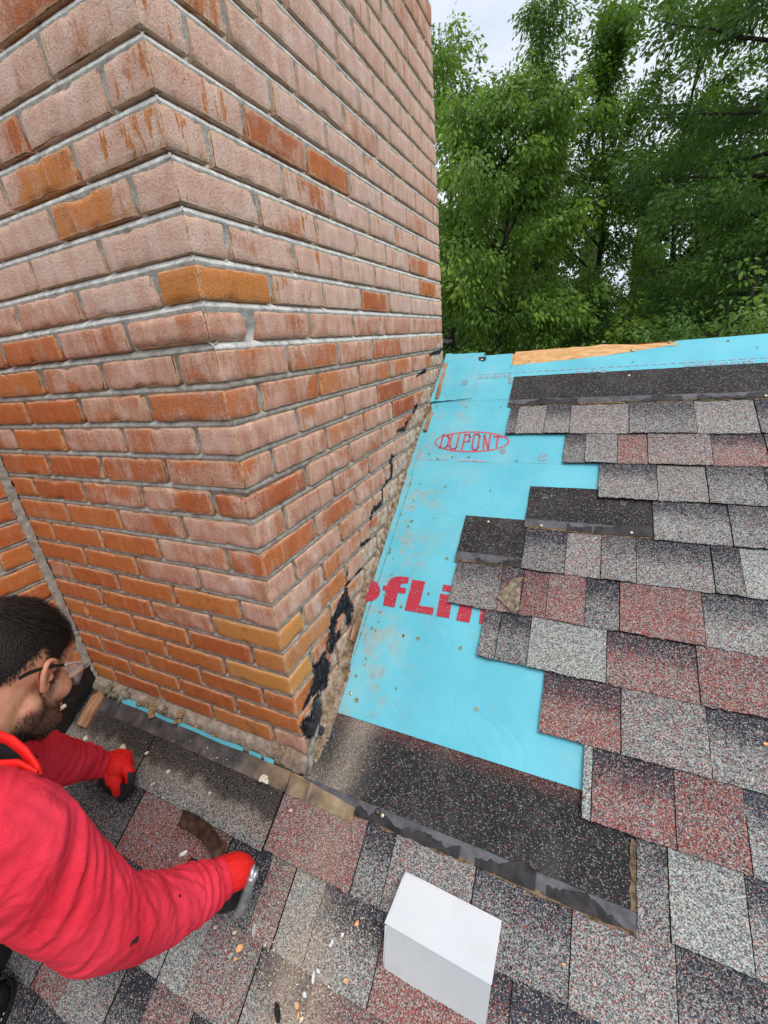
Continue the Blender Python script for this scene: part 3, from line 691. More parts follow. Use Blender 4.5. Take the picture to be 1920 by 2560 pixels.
def left_edge(y):
    pts = EDGE+[(0.36, 16.4), (.18, 20.55)]
    pts = sorted(pts, key=lambda p: p[1])
    if y <= pts[0][1]: return pts[0][0]
    for a, b in zip(pts, pts[1:]):
        if y <= b[1]: return a[0]+(b[0]-a[0])*(y-a[1])/(b[1]-a[1]+1e-9)
    return pts[-1][0]
def sheet(name, y0, y1, xl, xr, h, mat, parent, wav=.0006, nx=60, ny=40, jag=.0, topf=None, edgef=True):
    mb = MB(); V = []; A = []
    for j in range(ny+1):
        y = y0+(y1-y0)*j/ny
        for i in range(nx+1):
            t = (i/nx)**1.8; a = xl(y) if callable(xl) else xl; x = a+(xr-a)*t
            yy = y
            if topf: yy = y0+(topf(x)-y0)*j/ny
            if j == 0: yy += jag*noise.noise(Vector((x*2, y0, 0)))
            e = noise.noise(Vector((x*.7, yy*.7, h*900)))*wav
            V.append(rp(x, yy, h+e)); dist = x-a
            A.append((math.exp(-((dist-1.0)/1.5)**2) if edgef else 0, 0, 0, 1))
    mb.add(V, [(j*(nx+1)+i, j*(nx+1)+i+1, (j+1)*(nx+1)+i+1, (j+1)*(nx+1)+i) for j in range(ny) for i in range(nx)], A)
    return mb.build(name, mat, parent, True)
def ridge_y(x): return 20.55
und = sheet('underlayment', 1.60, 13.0, left_edge, XR, -.0066, MAT_BLUE, roof)
sheet('underlayment_lap', 12.95, 17.2, lambda y: left_edge(y)-.03, XR, -.0056, MAT_BLUE, und)
sheet('underlayment_lap', 9.98, 13.02, lambda y: left_edge(y)-.02, XR, -.0061, MAT_BLUE, und)
# top strip, torn along the ridge so the bare sheathing shows
def top_edge(x):
    u0 = 3.1; 
    if x < 4.55: return 20.50
    if x < 4.75: return 19.55
    if x < 9.6: return 19.55+.25*(x-4.7)/5+.04*noise.noise(Vector((x*2, 0, 0)))
    if x < 13.2: return 19.80+.45*(x-9.6)/3.6
    return 20.5
sheet('underlayment_lap', 16.95, 20.5, lambda y: .12, XR, -.0046, MAT_BLUE, und, wav=.0012, nx=220, topf=top_edge)
mb = MB()   # crumpled flap folded at the chimney corner
V = []; A = []
for j in range(15):
    for i in range(15):
        x = .12+2.6*i/14; y = 16.85+3.9*j/14+.25*(i/14)
        e = abs(noise.noise(Vector((x*1.3, y*.9, 4))))*.016*(1-i/17)+.004*(1-i/14)
        V.append(rp(x, min(20.75, y), -.0035+e)); A.append((.35, 0, 0, 1))
mb.add(V, [(j*15+i, j*15+i+1, j*15+i+16, j*15+i+15) for j in range(14) for i in range(14)], A); mb.build('underlayment_flap', MAT_BLUE, und, True)
# printed lettering
def print_mat(name, c, fade):
    q = M(name, .5, .3); n = q.noise(230, 3, .7); q.col(q.mix(q.sm(n, fade, fade+.06), c, (.42, .62, .70))); return q.m
MAT_RED = print_mat('red_print', (.44, .030, .055), .62); MAT_RED2 = print_mat('thin_red_print', (.50, .10, .13), .60); MAT_REDF = print_mat('faded_red_print', (.42, .22, .27), .50)
def poly_print(mb, pts, h=-.0050):
    """flat polygon on the membrane, pts in course units"""
    bm = bmesh.new(); vs = [bm.verts.new(rp(x, y, h)) for x, y in pts]; bm.faces.new(vs); bmesh.ops.triangulate(bm, faces=bm.faces[:])
    b = len(mb.v); mb.v += [tuple(v.co) for v in bm.verts]; bm.verts.index_update()
    for f in bm.faces:
        ids = [v.index for v in f.verts]
        if f.normal.z < 0: ids = ids[::-1]
        mb.f.append(tuple(b+i for i in ids)); mb.mi.append(0)
    bm.free()
def strokes(mb, segs, wd, h=-.0050):
    for a, b in segs:
        a = np.array(a); b = np.array(b); d = b-a; l_ = np.linalg.norm(d); d = d/l_; nn = np.array([-d[1], d[0]])*wd/2; e = d*wd*.5
        poly_print(mb, [a-e-nn, b+e-nn, b+e+nn, a-e+nn], h)
big = MB()
for pts in [[(98, 1492), (130, 1503), (155, 1533), (166, 1575), (157, 1615), (130, 1646), (95, 1663), (50, 1666), (30, 1640), (70, 1545)],
            [(186, 1698), (210, 1580), (182, 1570), (190, 1533), (220, 1533), (240, 1492), (280, 1463), (330, 1457), (405, 1464), (394, 1518), (352, 1515), (334, 1528), (328, 1547), (382, 1557), (371, 1602), (312, 1592), (282, 1716)],
            [(432, 1484), (540, 1500), (488, 1700), (612, 1718), (600, 1778), (366, 1738)],
            [(690, 1524), (790, 1540), (776, 1592), (678, 1577)], [(664, 1600), (765, 1616), (738, 1804), (630, 1786)],
            [(850, 1600), (950, 1640), (905, 1842), (794, 1821)], [(1010, 1660), (1100, 1680), (1060, 1862), (984, 1850)], [(930, 1640), (1060, 1655), (1050, 1700), (930, 1690)]]:
    poly_print(big, [roof_xy(*zc3(*p)) for p in pts], -.0045)
big.build('big_red_lettering', MAT_RED, und)
lo = MB()
# oval
cen = roof_xy(*zc3(916, 338)); rx_ = (roof_xy(*zc3(1226, 340))[0]-roof_xy(*zc3(606, 332))[0])/2; ry_ = (roof_xy(*zc3(916, 252))[1]-roof_xy(*zc3(916, 427))[1])/2
N_ = 72
for i in range(N_):
    q_ = []
    for k, f in ((i, 1), (i+1, 1), (i+1, .955), (i, .955)):
        a = 2*math.pi*k/N_; rxx, ryy = (rx_, ry_) if f == 1 else (rx_-.10, ry_-.10); q_.append((cen[0]+rxx*math.cos(a), cen[1]+ryy*math.sin(a)))
    poly_print(lo, q_[::-1] if False else q_)
def zc3s(pl): return [roof_xy(*zc3(*p)) for p in pl]
def pst(pl, wd, h=-.0048, closed=False):
    P = zc3s(pl)
    if closed: P.append(P[0])
    strokes(lo, list(zip(P, P[1:])), wd, h)
W_ = .115
pst([(690, 283), (662, 388)], W_); pst([(690, 285), (728, 290), (740, 310), (722, 375), (700, 392), (660, 390)], W_)                   # D
pst([(762, 283), (742, 375), (758, 398), (785, 397), (800, 380), (822, 280)], W_)                                                     # U
pst([(872, 282), (845, 398)], W_); pst([(872, 280), (905, 280), (912, 300), (902, 335), (862, 340)], W_)                              # P
pst([(945, 282), (928, 385), (940, 403), (965, 404), (978, 385), (992, 295), (980, 278), (958, 277), (945, 290)], W_)                 # O
pst([(1022, 402), (1032, 283), (1062, 398), (1080, 282)], W_)                                                                         # N
pst([(1112, 295), (1172, 300)], W_); pst([(1142, 300), (1132, 385)], W_)                                                              # T
def ring(mb, c, r, wd, h=-.0048, n=20, cross=False):
    P = [(c[0]+r*math.cos(2*math.pi*i/n), c[1]+r*math.sin(2*math.pi*i/n)) for i in range(n+1)]; strokes(mb, list(zip(P, P[1:])), wd, h)
    if cross: k = r*.7; strokes(mb, [((c[0]-k, c[1]-k), (c[0]+k, c[1]+k)), ((c[0]-k, c[1]+k), (c[0]+k, c[1]-k))], wd, h)
rr_ = roof_xy(*zc3(1180, 419)); ring(lo, rr_, .13, .03)
strokes(lo, [((rr_[0]-.04, rr_[1]-.07), (rr_[0]-.04, rr_[1]+.07)), ((rr_[0]-.04, rr_[1]+.07), (rr_[0]+.04, rr_[1]+.05)), ((rr_[0]+.04, rr_[1]+.05), (rr_[0]-.02, rr_[1])), ((rr_[0]-.02, rr_[1]), (rr_[0]+.05, rr_[1]-.07))], .02, -.0048)
lo.build('oval_logo_print', MAT_RED2, und)
sm_ = MB()
ring(sm_, roof_xy(*zc3(1516, 466)), .20, .035, -.0048, cross=True)
ring(sm_, roof_xy(*z5(514, 236)), .20, .035, .002, cross=True); ring(sm_, roof_xy(*z5(692, 226)), .20, .035, -.0035, cross=True)
y_d = roof_xy(*z5(1000, 178))[1]
x = 1.6
while x < 24: strokes(sm_, [((x, y_d), (x+.24, y_d))], .035, -.0028); x += .42
pr_ = [(808, 492), (830, 487), (920, 488), (985, 489), (1020, 494), (1050, 505), (1020, 508), (900, 500), (815, 500)]
poly_print(sm_, zc3s(pr_), -.0046)
strokes(sm_, list(zip(zc3s([(470, 466), (560, 483), (640, 486)]), zc3s([(500, 472), (600, 486), (720, 490)]))), .03, -.0046)
strokes(sm_, [(roof_xy(*zc3(a, 425)), roof_xy(*zc3(a-4, 445))) for a in (482, 490, 499, 503)], .04, -.0046)
und_p = sm_.build('thin_red_marks', MAT_REDF, und)
def text(s_, cx, cy, size, mat, parent, name, rot=math.pi, h=-.0024):
    cu = bpy.data.curves.new('t', 'FONT'); cu.body = s_; cu.size = size*S; cu.align_x = 'CENTER'; cu.align_y = 'CENTER'; cu.space_character = 1.15
    o = bpy.data.objects.new('t', cu); C.objects.link(o)
    dg = bpy.context.evaluated_depsgraph_get(); me = bpy.data.meshes.new_from_object(o.evaluated_get(dg)); bpy.data.objects.remove(o)
    B = Matrix(((1, 0, 0), (0, UPR[1], NR[1]), (0, UPR[2], NR[2]))).to_4x4(); me.transform(Matrix.Translation(rp(cx, cy, h)) @ B @ Matrix.Rotation(rot, 4, 'Z')); me.materials.clear()
    return link(name, me, mat, parent)
for s_, px_ in (('Solapamiento', (608, 214)), ('Overlap', (993, 192)), ('Recouvrement', (1475, 163))):
    x, y = roof_xy(*z5(*px_)); text(s_, x, y, .42, MAT_REDF, und, 'printed_word')
# rust-ringed nail holes
ho = MB(); MAT_RUST = plain('rust_stain', (.26, .30, .20), .9, var=.6, scale=200)
holes = [zc3(*p) for p in [(500, 690), (418, 690), (707, 711), (1080, 743), (445, 826), (428, 878), (333, 941), (616, 975), (425, 1000), (397, 1042), (250, 1232), (243, 1258), (272, 1308), (719, 1307), (262, 1440), (568, 1600), (165, 1755), (152, 1833), (97, 1890), (126, 1905), (358, 1950), (480, 1972), (570, 440), (640, 480), (765, 466), (900, 466), (640, 45), (882, 55), (1168, 50), (340, 1705), (203, 1610), (1300, 498)]]+[z6(*p) for p in [(104, 284), (106, 376), (84, 350), (256, 332), (559, 410), (498, 179), (283, 133), (338, 143), (136, 243), (142, 218)]]+[z5(*p) for p in [(825, 188), (1145, 110), (1150, 155), (1290, 78), (1040, 80), (690, 172), (560, 190), (1510, 75), (1620, 100), (760, 155)]]
for i, p in enumerate(holes):
    x, y = roof_xy(*p); r1 = (.022+.022*random.random()); hh = -.0038 if y < 16.9 else -.0020
    for mi, r, h in ((0, r1*(1.5+random.random()), hh), (1, r1*.62, hh+.0004)):
        k = 9; pts = [(x+r*(1+.35*noise.noise(Vector((a, i, mi))))*math.cos(a*2*math.pi/k), y+r*.8*(1+.35*noise.noise(Vector((a, i, 5))))*math.sin(a*2*math.pi/k)) for a in range(k)]
        ho.add([rp(a, b, h) for a, b in pts], [tuple(range(k))], None, mi)
link('nail_hole_marks', ho.mesh('nail_hole_marks'), [MAT_RUST, MAT_UNDER], und)
# nails still standing proud
MAT_NAIL = plain('galvanised', (.62, .55, .38), .35, metal=.6, var=.2, scale=300)
def nail(x, y, h, r=.0048, mat=MAT_NAIL):
    mb = MB(); V = []; k = 12
    for (rr, hh) in ((r*.95, 0), (r, .0010), (r*.8, .0022), (0.0001, .0026)):
        for a in range(k): V.append(rp(x, y, h+hh)+Vector((rr*math.cos(2*math.pi*a/k), rr*UPR[1]*math.sin(2*math.pi*a/k), rr*UPR[2]*math.sin(2*math.pi*a/k))))
    mb.add(V, [(j*k+a, j*k+(a+1) % k, (j+1)*k+(a+1) % k, (j+1)*k+a) for j in range(3) for a in range(k)]); return mb.build('nail', mat, roof, True)
for p, h in ((z5(604, 760), -.0005), (z5(804, 779), .0055), (z5(1143, 806), .0058), (z5(1135, 208), -.001), (z5(1648, 291), .0058), (z5(580, 150), .001), (z7(208, 58), .0062), (z5(1150, 114), -.002), (zc4(706, 1338), -.0055)):
    nail(*roof_xy(*p), h)
# small tar-paper scrap under a nail near the ridge
mb = MB(); mb.add([rp(*roof_xy(*z5(*p)), .001) for p in [(568, 140), (598, 138), (596, 150), (580, 153), (570, 150)]], [(4, 3, 2, 1, 0)]); mb.build('tar_scrap', MAT_SEAL, roof)
# sheathing (deck) with bare OSB at the ridge, and the far slope
q = M('sheathing', .85, .2); n = q.noise(1.0, 5, .6, q.pos((25, 80, 80))); q.col(q.ramp(n, [(.3, (.50, .25, .10)), (.5, (.66, .38, .17)), (.7, (.78, .50, .26))])); q.bump(n, .4); MAT_OSB = q.m
mb = MB()
T_ = Vector(NR)*-.02
def slab(x0, y0, x1, y1, h):
    a = [rp(x0, y0, h), rp(x1, y0, h), rp(x1, y1, h), rp(x0, y1, h)]; b = [p+T_ for p in a]; mb.add(a+b, [(0, 1, 2, 3), (7, 6, 5, 4), (0, 4, 5, 1), (1, 5, 6, 2), (2, 6, 7, 3), (3, 7, 4, 0)])
slab(XL, -25, XR, -.5, -.0095); slab(.02, -.5, XR, 3.2, -.0090); slab(.46, 3.2, XR, 20.50, -.0090)
pk = rp(0, 20.58, -.009); zz = pk.z; yy_ = pk.y
mb.add([(XL*S, yy_, zz), (XR*S, yy_, zz), (XR*S, yy_+2.5, zz-1.67), (XL*S, yy_+2.5, zz-1.67)], [(3, 2, 1, 0)])
mb.build('sheathing', MAT_OSB, roof)
# ragged bare sheathing strip standing slightly proud at the ridge
mb = MB(); V = []; n = 60
for i in range(n+1):
    x = 4.72+8.6*i/n; t = 20.62+.10*noise.noise(Vector((x*1.2, 0, 0)))-(.45*max(0, (x-10.2)/3)); V += [rp(x, top_edge(x)-.05, -.0040), rp(x, t-.03, -.0030), rp(x, t, -.0075)]
mb.add(V, [(i*3+j, i*3+3+j, i*3+4+j, i*3+1+j) for i in range(n) for j in range(2)]); mb.build('bare_sheathing', MAT_OSB, roof)
# thin blue line of underlayment at the front foot, and wood strips in the gap
mb = MB(); V = []; A = []
for i in range(61):
    x = -10.9+9.6*i/60; wq = .06+.04*noise.noise(Vector((x, 0, 0)))+(.09 if x < -9.5 else 0); 
    y0 = -.40+.03*noise.noise(Vector((x*.6, 3, 0))); V += [rp(x, y0-.06, .0072), rp(x, y0+wq, .0125)]; A += [(0.1, 0, 0, 1)]*2
mb.add(V, [(i*2, i*2+2, i*2+3, i*2+1) for i in range(60) if i not in (50, 51, 56)], A); mb.build('underlayment_edge', MAT_BLUE, roof)
mb = MB(); mb.add([rp(*roof_xy(*zc4(*p)), .02) for p in [(312, 1915), (335, 1905), (322, 1975)]], [(0, 1, 2)], (0, 0, 0, 1)); mb.build('underlayment_scrap', MAT_BLUE, roof)
q = M('old_wood', .85, .2); n = q.noise(1.0, 5, .6, q.pos((60, 8, 8))); q.col(q.ramp(n, [(.3, (.13, .06, .03)), (.5, (.36, .19, .10)), (.7, (.58, .42, .28))])); q.bump(n, .8, .003); MAT_WOOD = q.m
def plank(pts, h0, h1, name='wood_strip', zf=lambda *p: p):
    mb = MB(); P = [roof_xy(*zf(*p)) for p in pts]; k = len(P); mb.add([rp(x, y, h1) for x, y in P]+[rp(x, y, h0) for x, y in P], [tuple(range(k)), tuple(range(2*k-1, k-1, -1))]+[(i, k+i, k+(i+1) % k, (i+1) % k) for i in range(k)]); return mb.build(name, MAT_WOOD, roof)
plank([(258, 1728), (264, 1745), (222, 1822), (196, 1810), (212, 1780), (236, 1740)], .0, .010)
plank([(800, 600), (815, 610), (745, 830), (718, 812), (745, 690)], .0, .012, zf=zc4)
plank([z5(452, 170), z5(438, 168), z5(405, 300), z5(418, 300)], -.004, .008)
plank([z5(388, 345), z5(396, 350), z5(372, 420), z5(360, 415)], -.004, .008)
# torn, folded-over tab; tar scraps; printed character
tp = [(638, 1050), (700, 985), (740, 980), (728, 1000), (722, 1105), (700, 1116)]
mb = MB(); P = [roof_xy(*z5(*p)) for p in tp]; hs = [.014, .020, .017, .026, .022, .013]; V = [rp(x, y, h) for (x, y), h in zip(P, hs)]; cn = sum(V, Vector())/6+Vector(NR)*.006
mb.add(V+[cn]+[v-Vector(NR)*.004 for v in V], [(i, (i+1) % 6, 6) for i in range(6)][::1]+[(i, 7+i, 7+(i+1) % 6, (i+1) % 6) for i in range(6)])
q = M('torn_asphalt', .9, .2); n = q.noise(60, 6, .7); q.col(q.ramp(n, [(.3, (.06, .05, .042)), (.5, (.22, .175, .125)), (.7, (.48, .40, .29))])); q.bump(n, .9, .003); mb.build('torn_tab', q.m, roof)
mb = MB(); V = [rp(*roof_xy(*z5(*p)), .030) for p in [(432, 85), (445, 92), (470, 95), (474, 100), (452, 108), (436, 104)]]; mb.add(V+[v-Vector((0, 0, .004)) for v in V], [tuple(range(6))[::-1], tuple(range(6, 12))]+[(i, (i+1) % 6, 6+(i+1) % 6, 6+i) for i in range(6)]); mb.build('tar_scrap', MAT_SEAL, roof)
text('O', *roof_xy(*z7(190, 46)), .30, MAT_UNDER, roof, 'printed_character', rot=0, h=.0062)
text('O', *roof_xy(zl(1130, 725)[0], zl(1130, 725)[1]), .30, MAT_UNDER, roof, 'printed_character', rot=math.pi, h=.0068)
# ================================================================ LOFTS AND REMESHING
def loft(mb, pts, rad, nseg=20, sub=6, attr=None, cap=True, squash=None):
    """smooth tube through pts (Catmull-Rom) with per-point radius"""
    P = [Vector(p) for p in pts]; n = len(P); Q = []; R = []
    for i in range(n-1):
        p0, p1, p2, p3 = P[max(0, i-1)], P[i], P[i+1], P[min(n-1, i+2)]; r0, r1, r2, r3 = rad[max(0, i-1)], rad[i], rad[i+1], rad[min(n-1, i+2)]
        for k in range(sub):
            t = k/sub; f = lambda a, b, c, d: .5*((2*b)+(c-a)*t+(2*a-5*b+4*c-d)*t*t+(3*b-a-3*c+d)*t**3)
            Q.append(f(p0, p1, p2, p3)); R.append(max(1e-5, f(r0, r1, r2, r3)))
    Q.append(P[-1]); R.append(rad[-1])
    T = [(Q[min(i+1, len(Q)-1)]-Q[max(0, i-1)]).normalized() for i in range(len(Q))]
    N = T[0].orthogonal().normalized() if squash is None else (squash-T[0]*squash.dot(T[0])).normalized()
    V = []; 
    for i, (q, r, t) in enumerate(zip(Q, R, T)):
        N = (N-t*N.dot(t)).normalized(); B = t.cross(N)
        for s_ in range(nseg):
            a = 2*math.pi*s_/nseg; V.append(q+(N*math.cos(a)*(.62 if squash is not None else 1)+B*math.sin(a))*r)
    Fs = [(i*nseg+s_, i*nseg+(s_+1) % nseg, (i+1)*nseg+(s_+1) % nseg, (i+1)*nseg+s_) for i in range(len(Q)-1) for s_ in range(nseg)]
    if cap:
        V += [Q[0]-T[0]*R[0]*.35, Q[-1]+T[-1]*R[-1]*.35]; a, b = len(V)-2, len(V)-1; e = (len(Q)-1)*nseg
        Fs += [(a, (s_+1) % nseg, s_) for s_ in range(nseg)]+[(b, e+s_, e+(s_+1) % nseg) for s_ in range(nseg)]
    mb.add(V, Fs, attr)
def ball(mb, c, r, mat3=None, nu=20, nv=12):
    c = Vector(c); r = (r, r, r) if isinstance(r, (int, float)) else r; V = []
    for j in range(nv+1):
        for i in range(nu):
            a, b = 2*math.pi*i/nu, math.pi*j/nv; d = Vector((r[0]*math.cos(a)*math.sin(b), r[1]*math.sin(a)*math.sin(b), r[2]*math.cos(b)))
            V.append(c+(mat3 @ d if mat3 else d))
    mb.add(V, [(j*nu+i, (j+1)*nu+i, (j+1)*nu+(i+1) % nu, j*nu+(i+1) % nu) for j in range(nv) for i in range(nu)])
def remesh(mb, voxel, smooth=6):
    me = mb.mesh('tmp'); o = bpy.data.objects.new('tmp', me); C.objects.link(o)
    r = o.modifiers.new('r', 'REMESH'); r.mode = 'VOXEL'; r.voxel_size = voxel; r.adaptivity = 0
    s_ = o.modifiers.new('s', 'SMOOTH'); s_.iterations = smooth; s_.factor = .5
    dg = bpy.context.evaluated_depsgraph_get(); out = bpy.data.meshes.new_from_object(o.evaluated_get(dg)); bpy.data.objects.remove(o); return out
def coords(me):
    a = np.empty(len(me.vertices)*3, np.float32); me.vertices.foreach_get('co', a); return a.reshape(-1, 3)
def normals(me):
    a = np.empty(len(me.vertices)*3, np.float32); me.vertices.foreach_get('normal', a); return a.reshape(-1, 3)
def setco(me, co): me.vertices.foreach_set('co', co.astype(np.float32).ravel()); me.update()
def setattr_(me, name, arr):
    at_ = me.attributes.new(name, 'FLOAT_COLOR', 'POINT'); at_.data.foreach_set('color', np.asarray(arr, np.float32).ravel())
# ================================================================ ROOFER
HC = Vector((-0.3287, -0.3530, 0.4970)); HF = Vector((-.2166, .7061, -.6742)).normalized(); HL = Vector((-.9511, -.3084, -.0174)).normalized(); HU = HF.cross(HL).normalized()
HM = Matrix((HF, HL, HU)).transposed()
def hd(x, y, z): return HC+HM @ Vector((x, y, z))
man = empty('person', (-.36, -.62, .02), label='bearded worker in red long-sleeved shirt and safety glasses bending over the roof by the chimney', cat='person')
SHR = [at(-90, 2085, .60), at(30, 2112, .60), at(122, 2190, .625), at(207, 2262, .65), at(262, 2300, .675), at(370, 2287, .75), at(465, 2248, .82), at(530, 2215, .87), at(566, 2190, .895)]
RR = [.084, .078, .072, .066, .064, .062, .056, .046, .037]
SHL = [at(-60, 1915, .86), at(15, 1905, .92), at(75, 1888, .98), at(145, 1908, 1.05), at(200, 1903, 1.12), at(250, 1912, 1.18)]
RL = [.10, .078, .062, .054, .045, .034]
midS = (SHR[0]+SHL[0])/2
hips = midS+Vector((-.36, -.34, -.34)); chest = midS+Vector((-.15, -.13, -.13)); waist = midS+Vector((-.24, -.22, -.27))
neckb = at(-38, 1965, .78)
# --- continuous body under the clothes
bm_ = MB()
def hball(c, r): ball(bm_, hd(*c), r, HM)
hball((-.015, 0, .035), (.100, .077, .090)); hball((.045, 0, .033), (.048, .062, .056)); hball((.050, 0, -.030), (.046, .056, .066))
for sgn in (1, -1):
    hball((.060, .038*sgn, -.022), .027); hball((.002, .050*sgn, -.062), (.030, .020, .034)); hball((.040, .044*sgn, -.078), (.045, .017, .024)); hball((.080, .030*sgn, .018), (.014, .024, .012))
hball((.035, 0, -.080), (.052, .046, .034)); hball((.084, 0, -.100), (.020, .022, .018)); hball((.096, 0, -.064), (.014, .024, .014)); hball((.108, 0, -.026), (.014, .014, .012))
loft(bm_, [hd(.088, 0, .018), hd(.104, 0, -.006), hd(.113, 0, -.026)], [.008, .009, .010], 12)
loft(bm_, [hd(-.02, 0, -.01), hd(-.045, 0, -.07), neckb*.5+hd(-.06, 0, -.10)*.5, neckb], [.060, .060, .064, .072], 24)
loft(bm_, [neckb, chest, waist, hips], [.07, .11, .12, .13], 24)
loft(bm_, [chest]+SHR, [.09]+[r*.72 for r in RR], 20); loft(bm_, [chest]+SHL, [.09]+[r*.75 for r in RL], 20)
def thigh(sx, kx):
    k0 = hips+Vector((sx, 0, 0)); kn = rp(kx/S, (hips.y+.30)/S, .07); an = rp((kx-.03)/S, (hips.y-.10)/S, .06); loft(bm_, [k0, (k0+kn)/2, kn, (kn+an)/2, an], [.10, .088, .065, .058, .042], 18); return k0, kn, an
LEG = [thigh(.08, hips.x+.0), thigh(-.11, hips.x-.22)]
body = remesh(bm_, .0042, 5)
# ear: helix rim, bowl, lobe, tragus
eb = MB()
def ear(sg):
    E_ = lambda x, y, z: hd(-.004+x*.80-.05*z, sg*(.0735+y*.9), z*.78+.001)
    out_ = [(.012, .004, .012), (.010, .010, .026), (-.002, .014, .034), (-.016, .016, .030), (-.022, .017, .014), (-.020, .015, -.004), (-.012, .011, -.020), (-.002, .006, -.030), (.006, .003, -.026), (.008, .002, -.016)]
    loft(eb, [E_(*p) for p in out_], [.0035, .0042, .0045, .0046, .0045, .0044, .0046, .0065, .0052, .003], 10, 5)
    loft(eb, [E_(*p) for p in [(.000, .006, .020), (-.010, .009, .012), (-.010, .009, -.004), (-.003, .007, -.014)]], [.003, .0036, .0036, .003], 8, 5)
    loft(eb, [E_(*p) for p in [(.010, .004, .004), (.008, .007, -.004), (.005, .005, -.012)]], [.003, .0042, .003], 8, 4)
    bowl = [(-.004+.017*math.cos(a), .0045, .004+.029*math.sin(a)) for a in [2*math.pi*i/16 for i in range(16)]]
    eb.add([E_(*p) for p in bowl]+[E_(-.004, -.001, .000)], [(i, (i+1) % 16, 16) for i in range(16)])
    lip = [(-.004+.018*math.cos(a), .0045, .004+.030*math.sin(a)) for a in [2*math.pi*i/16 for i in range(16)]]; back = [(-.002+.012*math.cos(a), -.006, .003+.024*math.sin(a)) for a in [2*math.pi*i/16 for i in range(16)]]
    eb.add([E_(*p) for p in lip]+[E_(*p) for p in back], [(i, (i+1) % 16, 16+(i+1) % 16, 16+i) for i in range(16)])
ear(-1); ear(1)
em = eb.mesh('e')
bmj = bmesh.new(); bmj.from_mesh(body); nb0 = len(bmj.verts); bmj.from_mesh(em); bmesh.ops.recalc_face_normals(bmj, faces=bmj.faces[:]); bmj.to_mesh(body); bmj.free(); body.update()
co = coords(body); loc = (co-np.array(HC)) @ np.array(HM)      # head-local coordinates
x_, y_, z_ = loc[:, 0], loc[:, 1], loc[:, 2]
def sstep(a, b, x): t = np.clip((x-a)/(b-a), 0, 1); return t*t*(3-2*t)
jawline = sstep(-.040, -.058, z_-.30*np.clip(.03-x_, 0, .2)*-1)*sstep(-.035, -.005, x_)*sstep(-.155, -.115, z_)
sideb = sstep(.005, .016, x_)*sstep(.046, .030, x_)*sstep(-.10, -.06, z_)*sstep(.035, .0, z_)*sstep(.045, .055, np.abs(y_))
cheek = sstep(-.030, -.055, z_+.25*(.03-x_)*0)*sstep(.0, .02, x_)*sstep(.035, .045, np.abs(y_)+.9*np.clip(-z_-.03, 0, .1))
must = sstep(-.040, -.046, z_)*sstep(.080, .088, x_)
beard = np.clip(np.maximum.reduce([jawline, sideb*.9, cheek*.9, must]), 0, 1)
phi = np.degrees(np.arctan2(np.abs(y_), x_+.01))
def hairline(phi): return np.interp(phi, [0, 30, 50, 62, 75, 88, 100, 112, 125, 145, 180], [.070, .066, .048, .030, .012, .020, .036, .016, -.012, -.036, -.046])
hz = sstep(-.006, .020, z_-hairline(phi))*(z_ > -.07)
beard = beard*(np.abs(loc).max(axis=1) < .16); hz = hz*(np.abs(loc).max(axis=1) < .16)
isear = np.zeros(len(co)); isear[nb0:] = 1; beard[nb0:] = 0; hz[nb0:] = 0
nkr = sstep(-.05, -.085, z_)*sstep(0, -.03, x_)*(np.abs(loc).max(axis=1) < .2)
setattr_(body, 'c', np.stack([beard, hz, isear, nkr], 1))
q = M('skin', .52, .4); _, be, hzz, ie, nk = q.attr('c')
n = q.noise(40, 4); c = q.mix(q.sm(n, .3, .7), (.50, .225, .125), (.62, .315, .19)); c = q.mix(q.math('MULTIPLY', ie, .4), c, (.55, .19, .12)); c = q.mix(q.math('MULTIPLY', q.sm(q.noise(30, 3), .60, .66), .4), c, (.52, .13, .08))
st_ = q.noise(700, 2); bb = q.math('MULTIPLY', be, q.sm(st_, .30, .62, 1.0, .75)); c = q.mix(q.math('MULTIPLY', bb, .93), c, (.022, .013, .010)); hh_ = q.math('MULTIPLY', hzz, q.sm(st_, .3, .6, 1, .6)); c = q.mix(q.math('MULTIPLY', hh_, .92), c, (.030, .020, .016))
q.col(c); q.b.inputs['Subsurface Weight'].default_value = .12; q.b.inputs['Subsurface Scale'].default_value = .01; q.bump(q.noise(300, 3), .15, .001); MAT_SKIN = q.m
link('body', body, MAT_SKIN, man, True)
# --- hair: cap plus many short strands combed from the whorl
hb = MB()
def skullr(d):       # approx radius of cranium along local direction
    a = (d[0]/.100, d[1]/.077, d[2]/.090); k = 1/math.sqrt(sum(t*t for t in a)); return k
hv = {}
NU, NV = 96, 48; V = []; keep = []
for j in range(NV+1):
    for i in range(NU):
        a, b = 2*math.pi*i/NU, math.pi*.72*j/NV
        d = (math.cos(a)*math.sin(b), math.sin(a)*math.sin(b), math.cos(b)); k = skullr(d); p = Vector((-.015+d[0]*k, d[1]*k, .035+d[2]*k))
        if d[0] > 0: p.x += .016*d[0]**2*(1 if p.z > .02 else .4)
        ph = math.degrees(math.atan2(abs(p.y), p.x+.01)); e = p.z-float(hairline(ph))
        th = max(-.006, min(.015, .15*(e-.018))) if e > .010 else -.006
        th *= (.75+.5*max(0, p.z/.12)); nn_ = noise.noise(Vector((p.x*60, p.y*180, p.z*60)))*.0016 if e > 0 else 0
        dd = Vector(d); V.append(hd(*(p+dd*(th+nn_)))); keep.append(e > .016)
Fs = [(j*NU+i, (j+1)*NU+i, (j+1)*NU+(i+1) % NU, j*NU+(i+1) % NU) for j in range(NV) for i in range(NU) if keep[j*NU+i] and keep[(j+1)*NU+i] and keep[j*NU+(i+1) % NU]]
hb.add(V, Fs)
hr = random.Random(5); wh = Vector((-.075, -.012, .105))
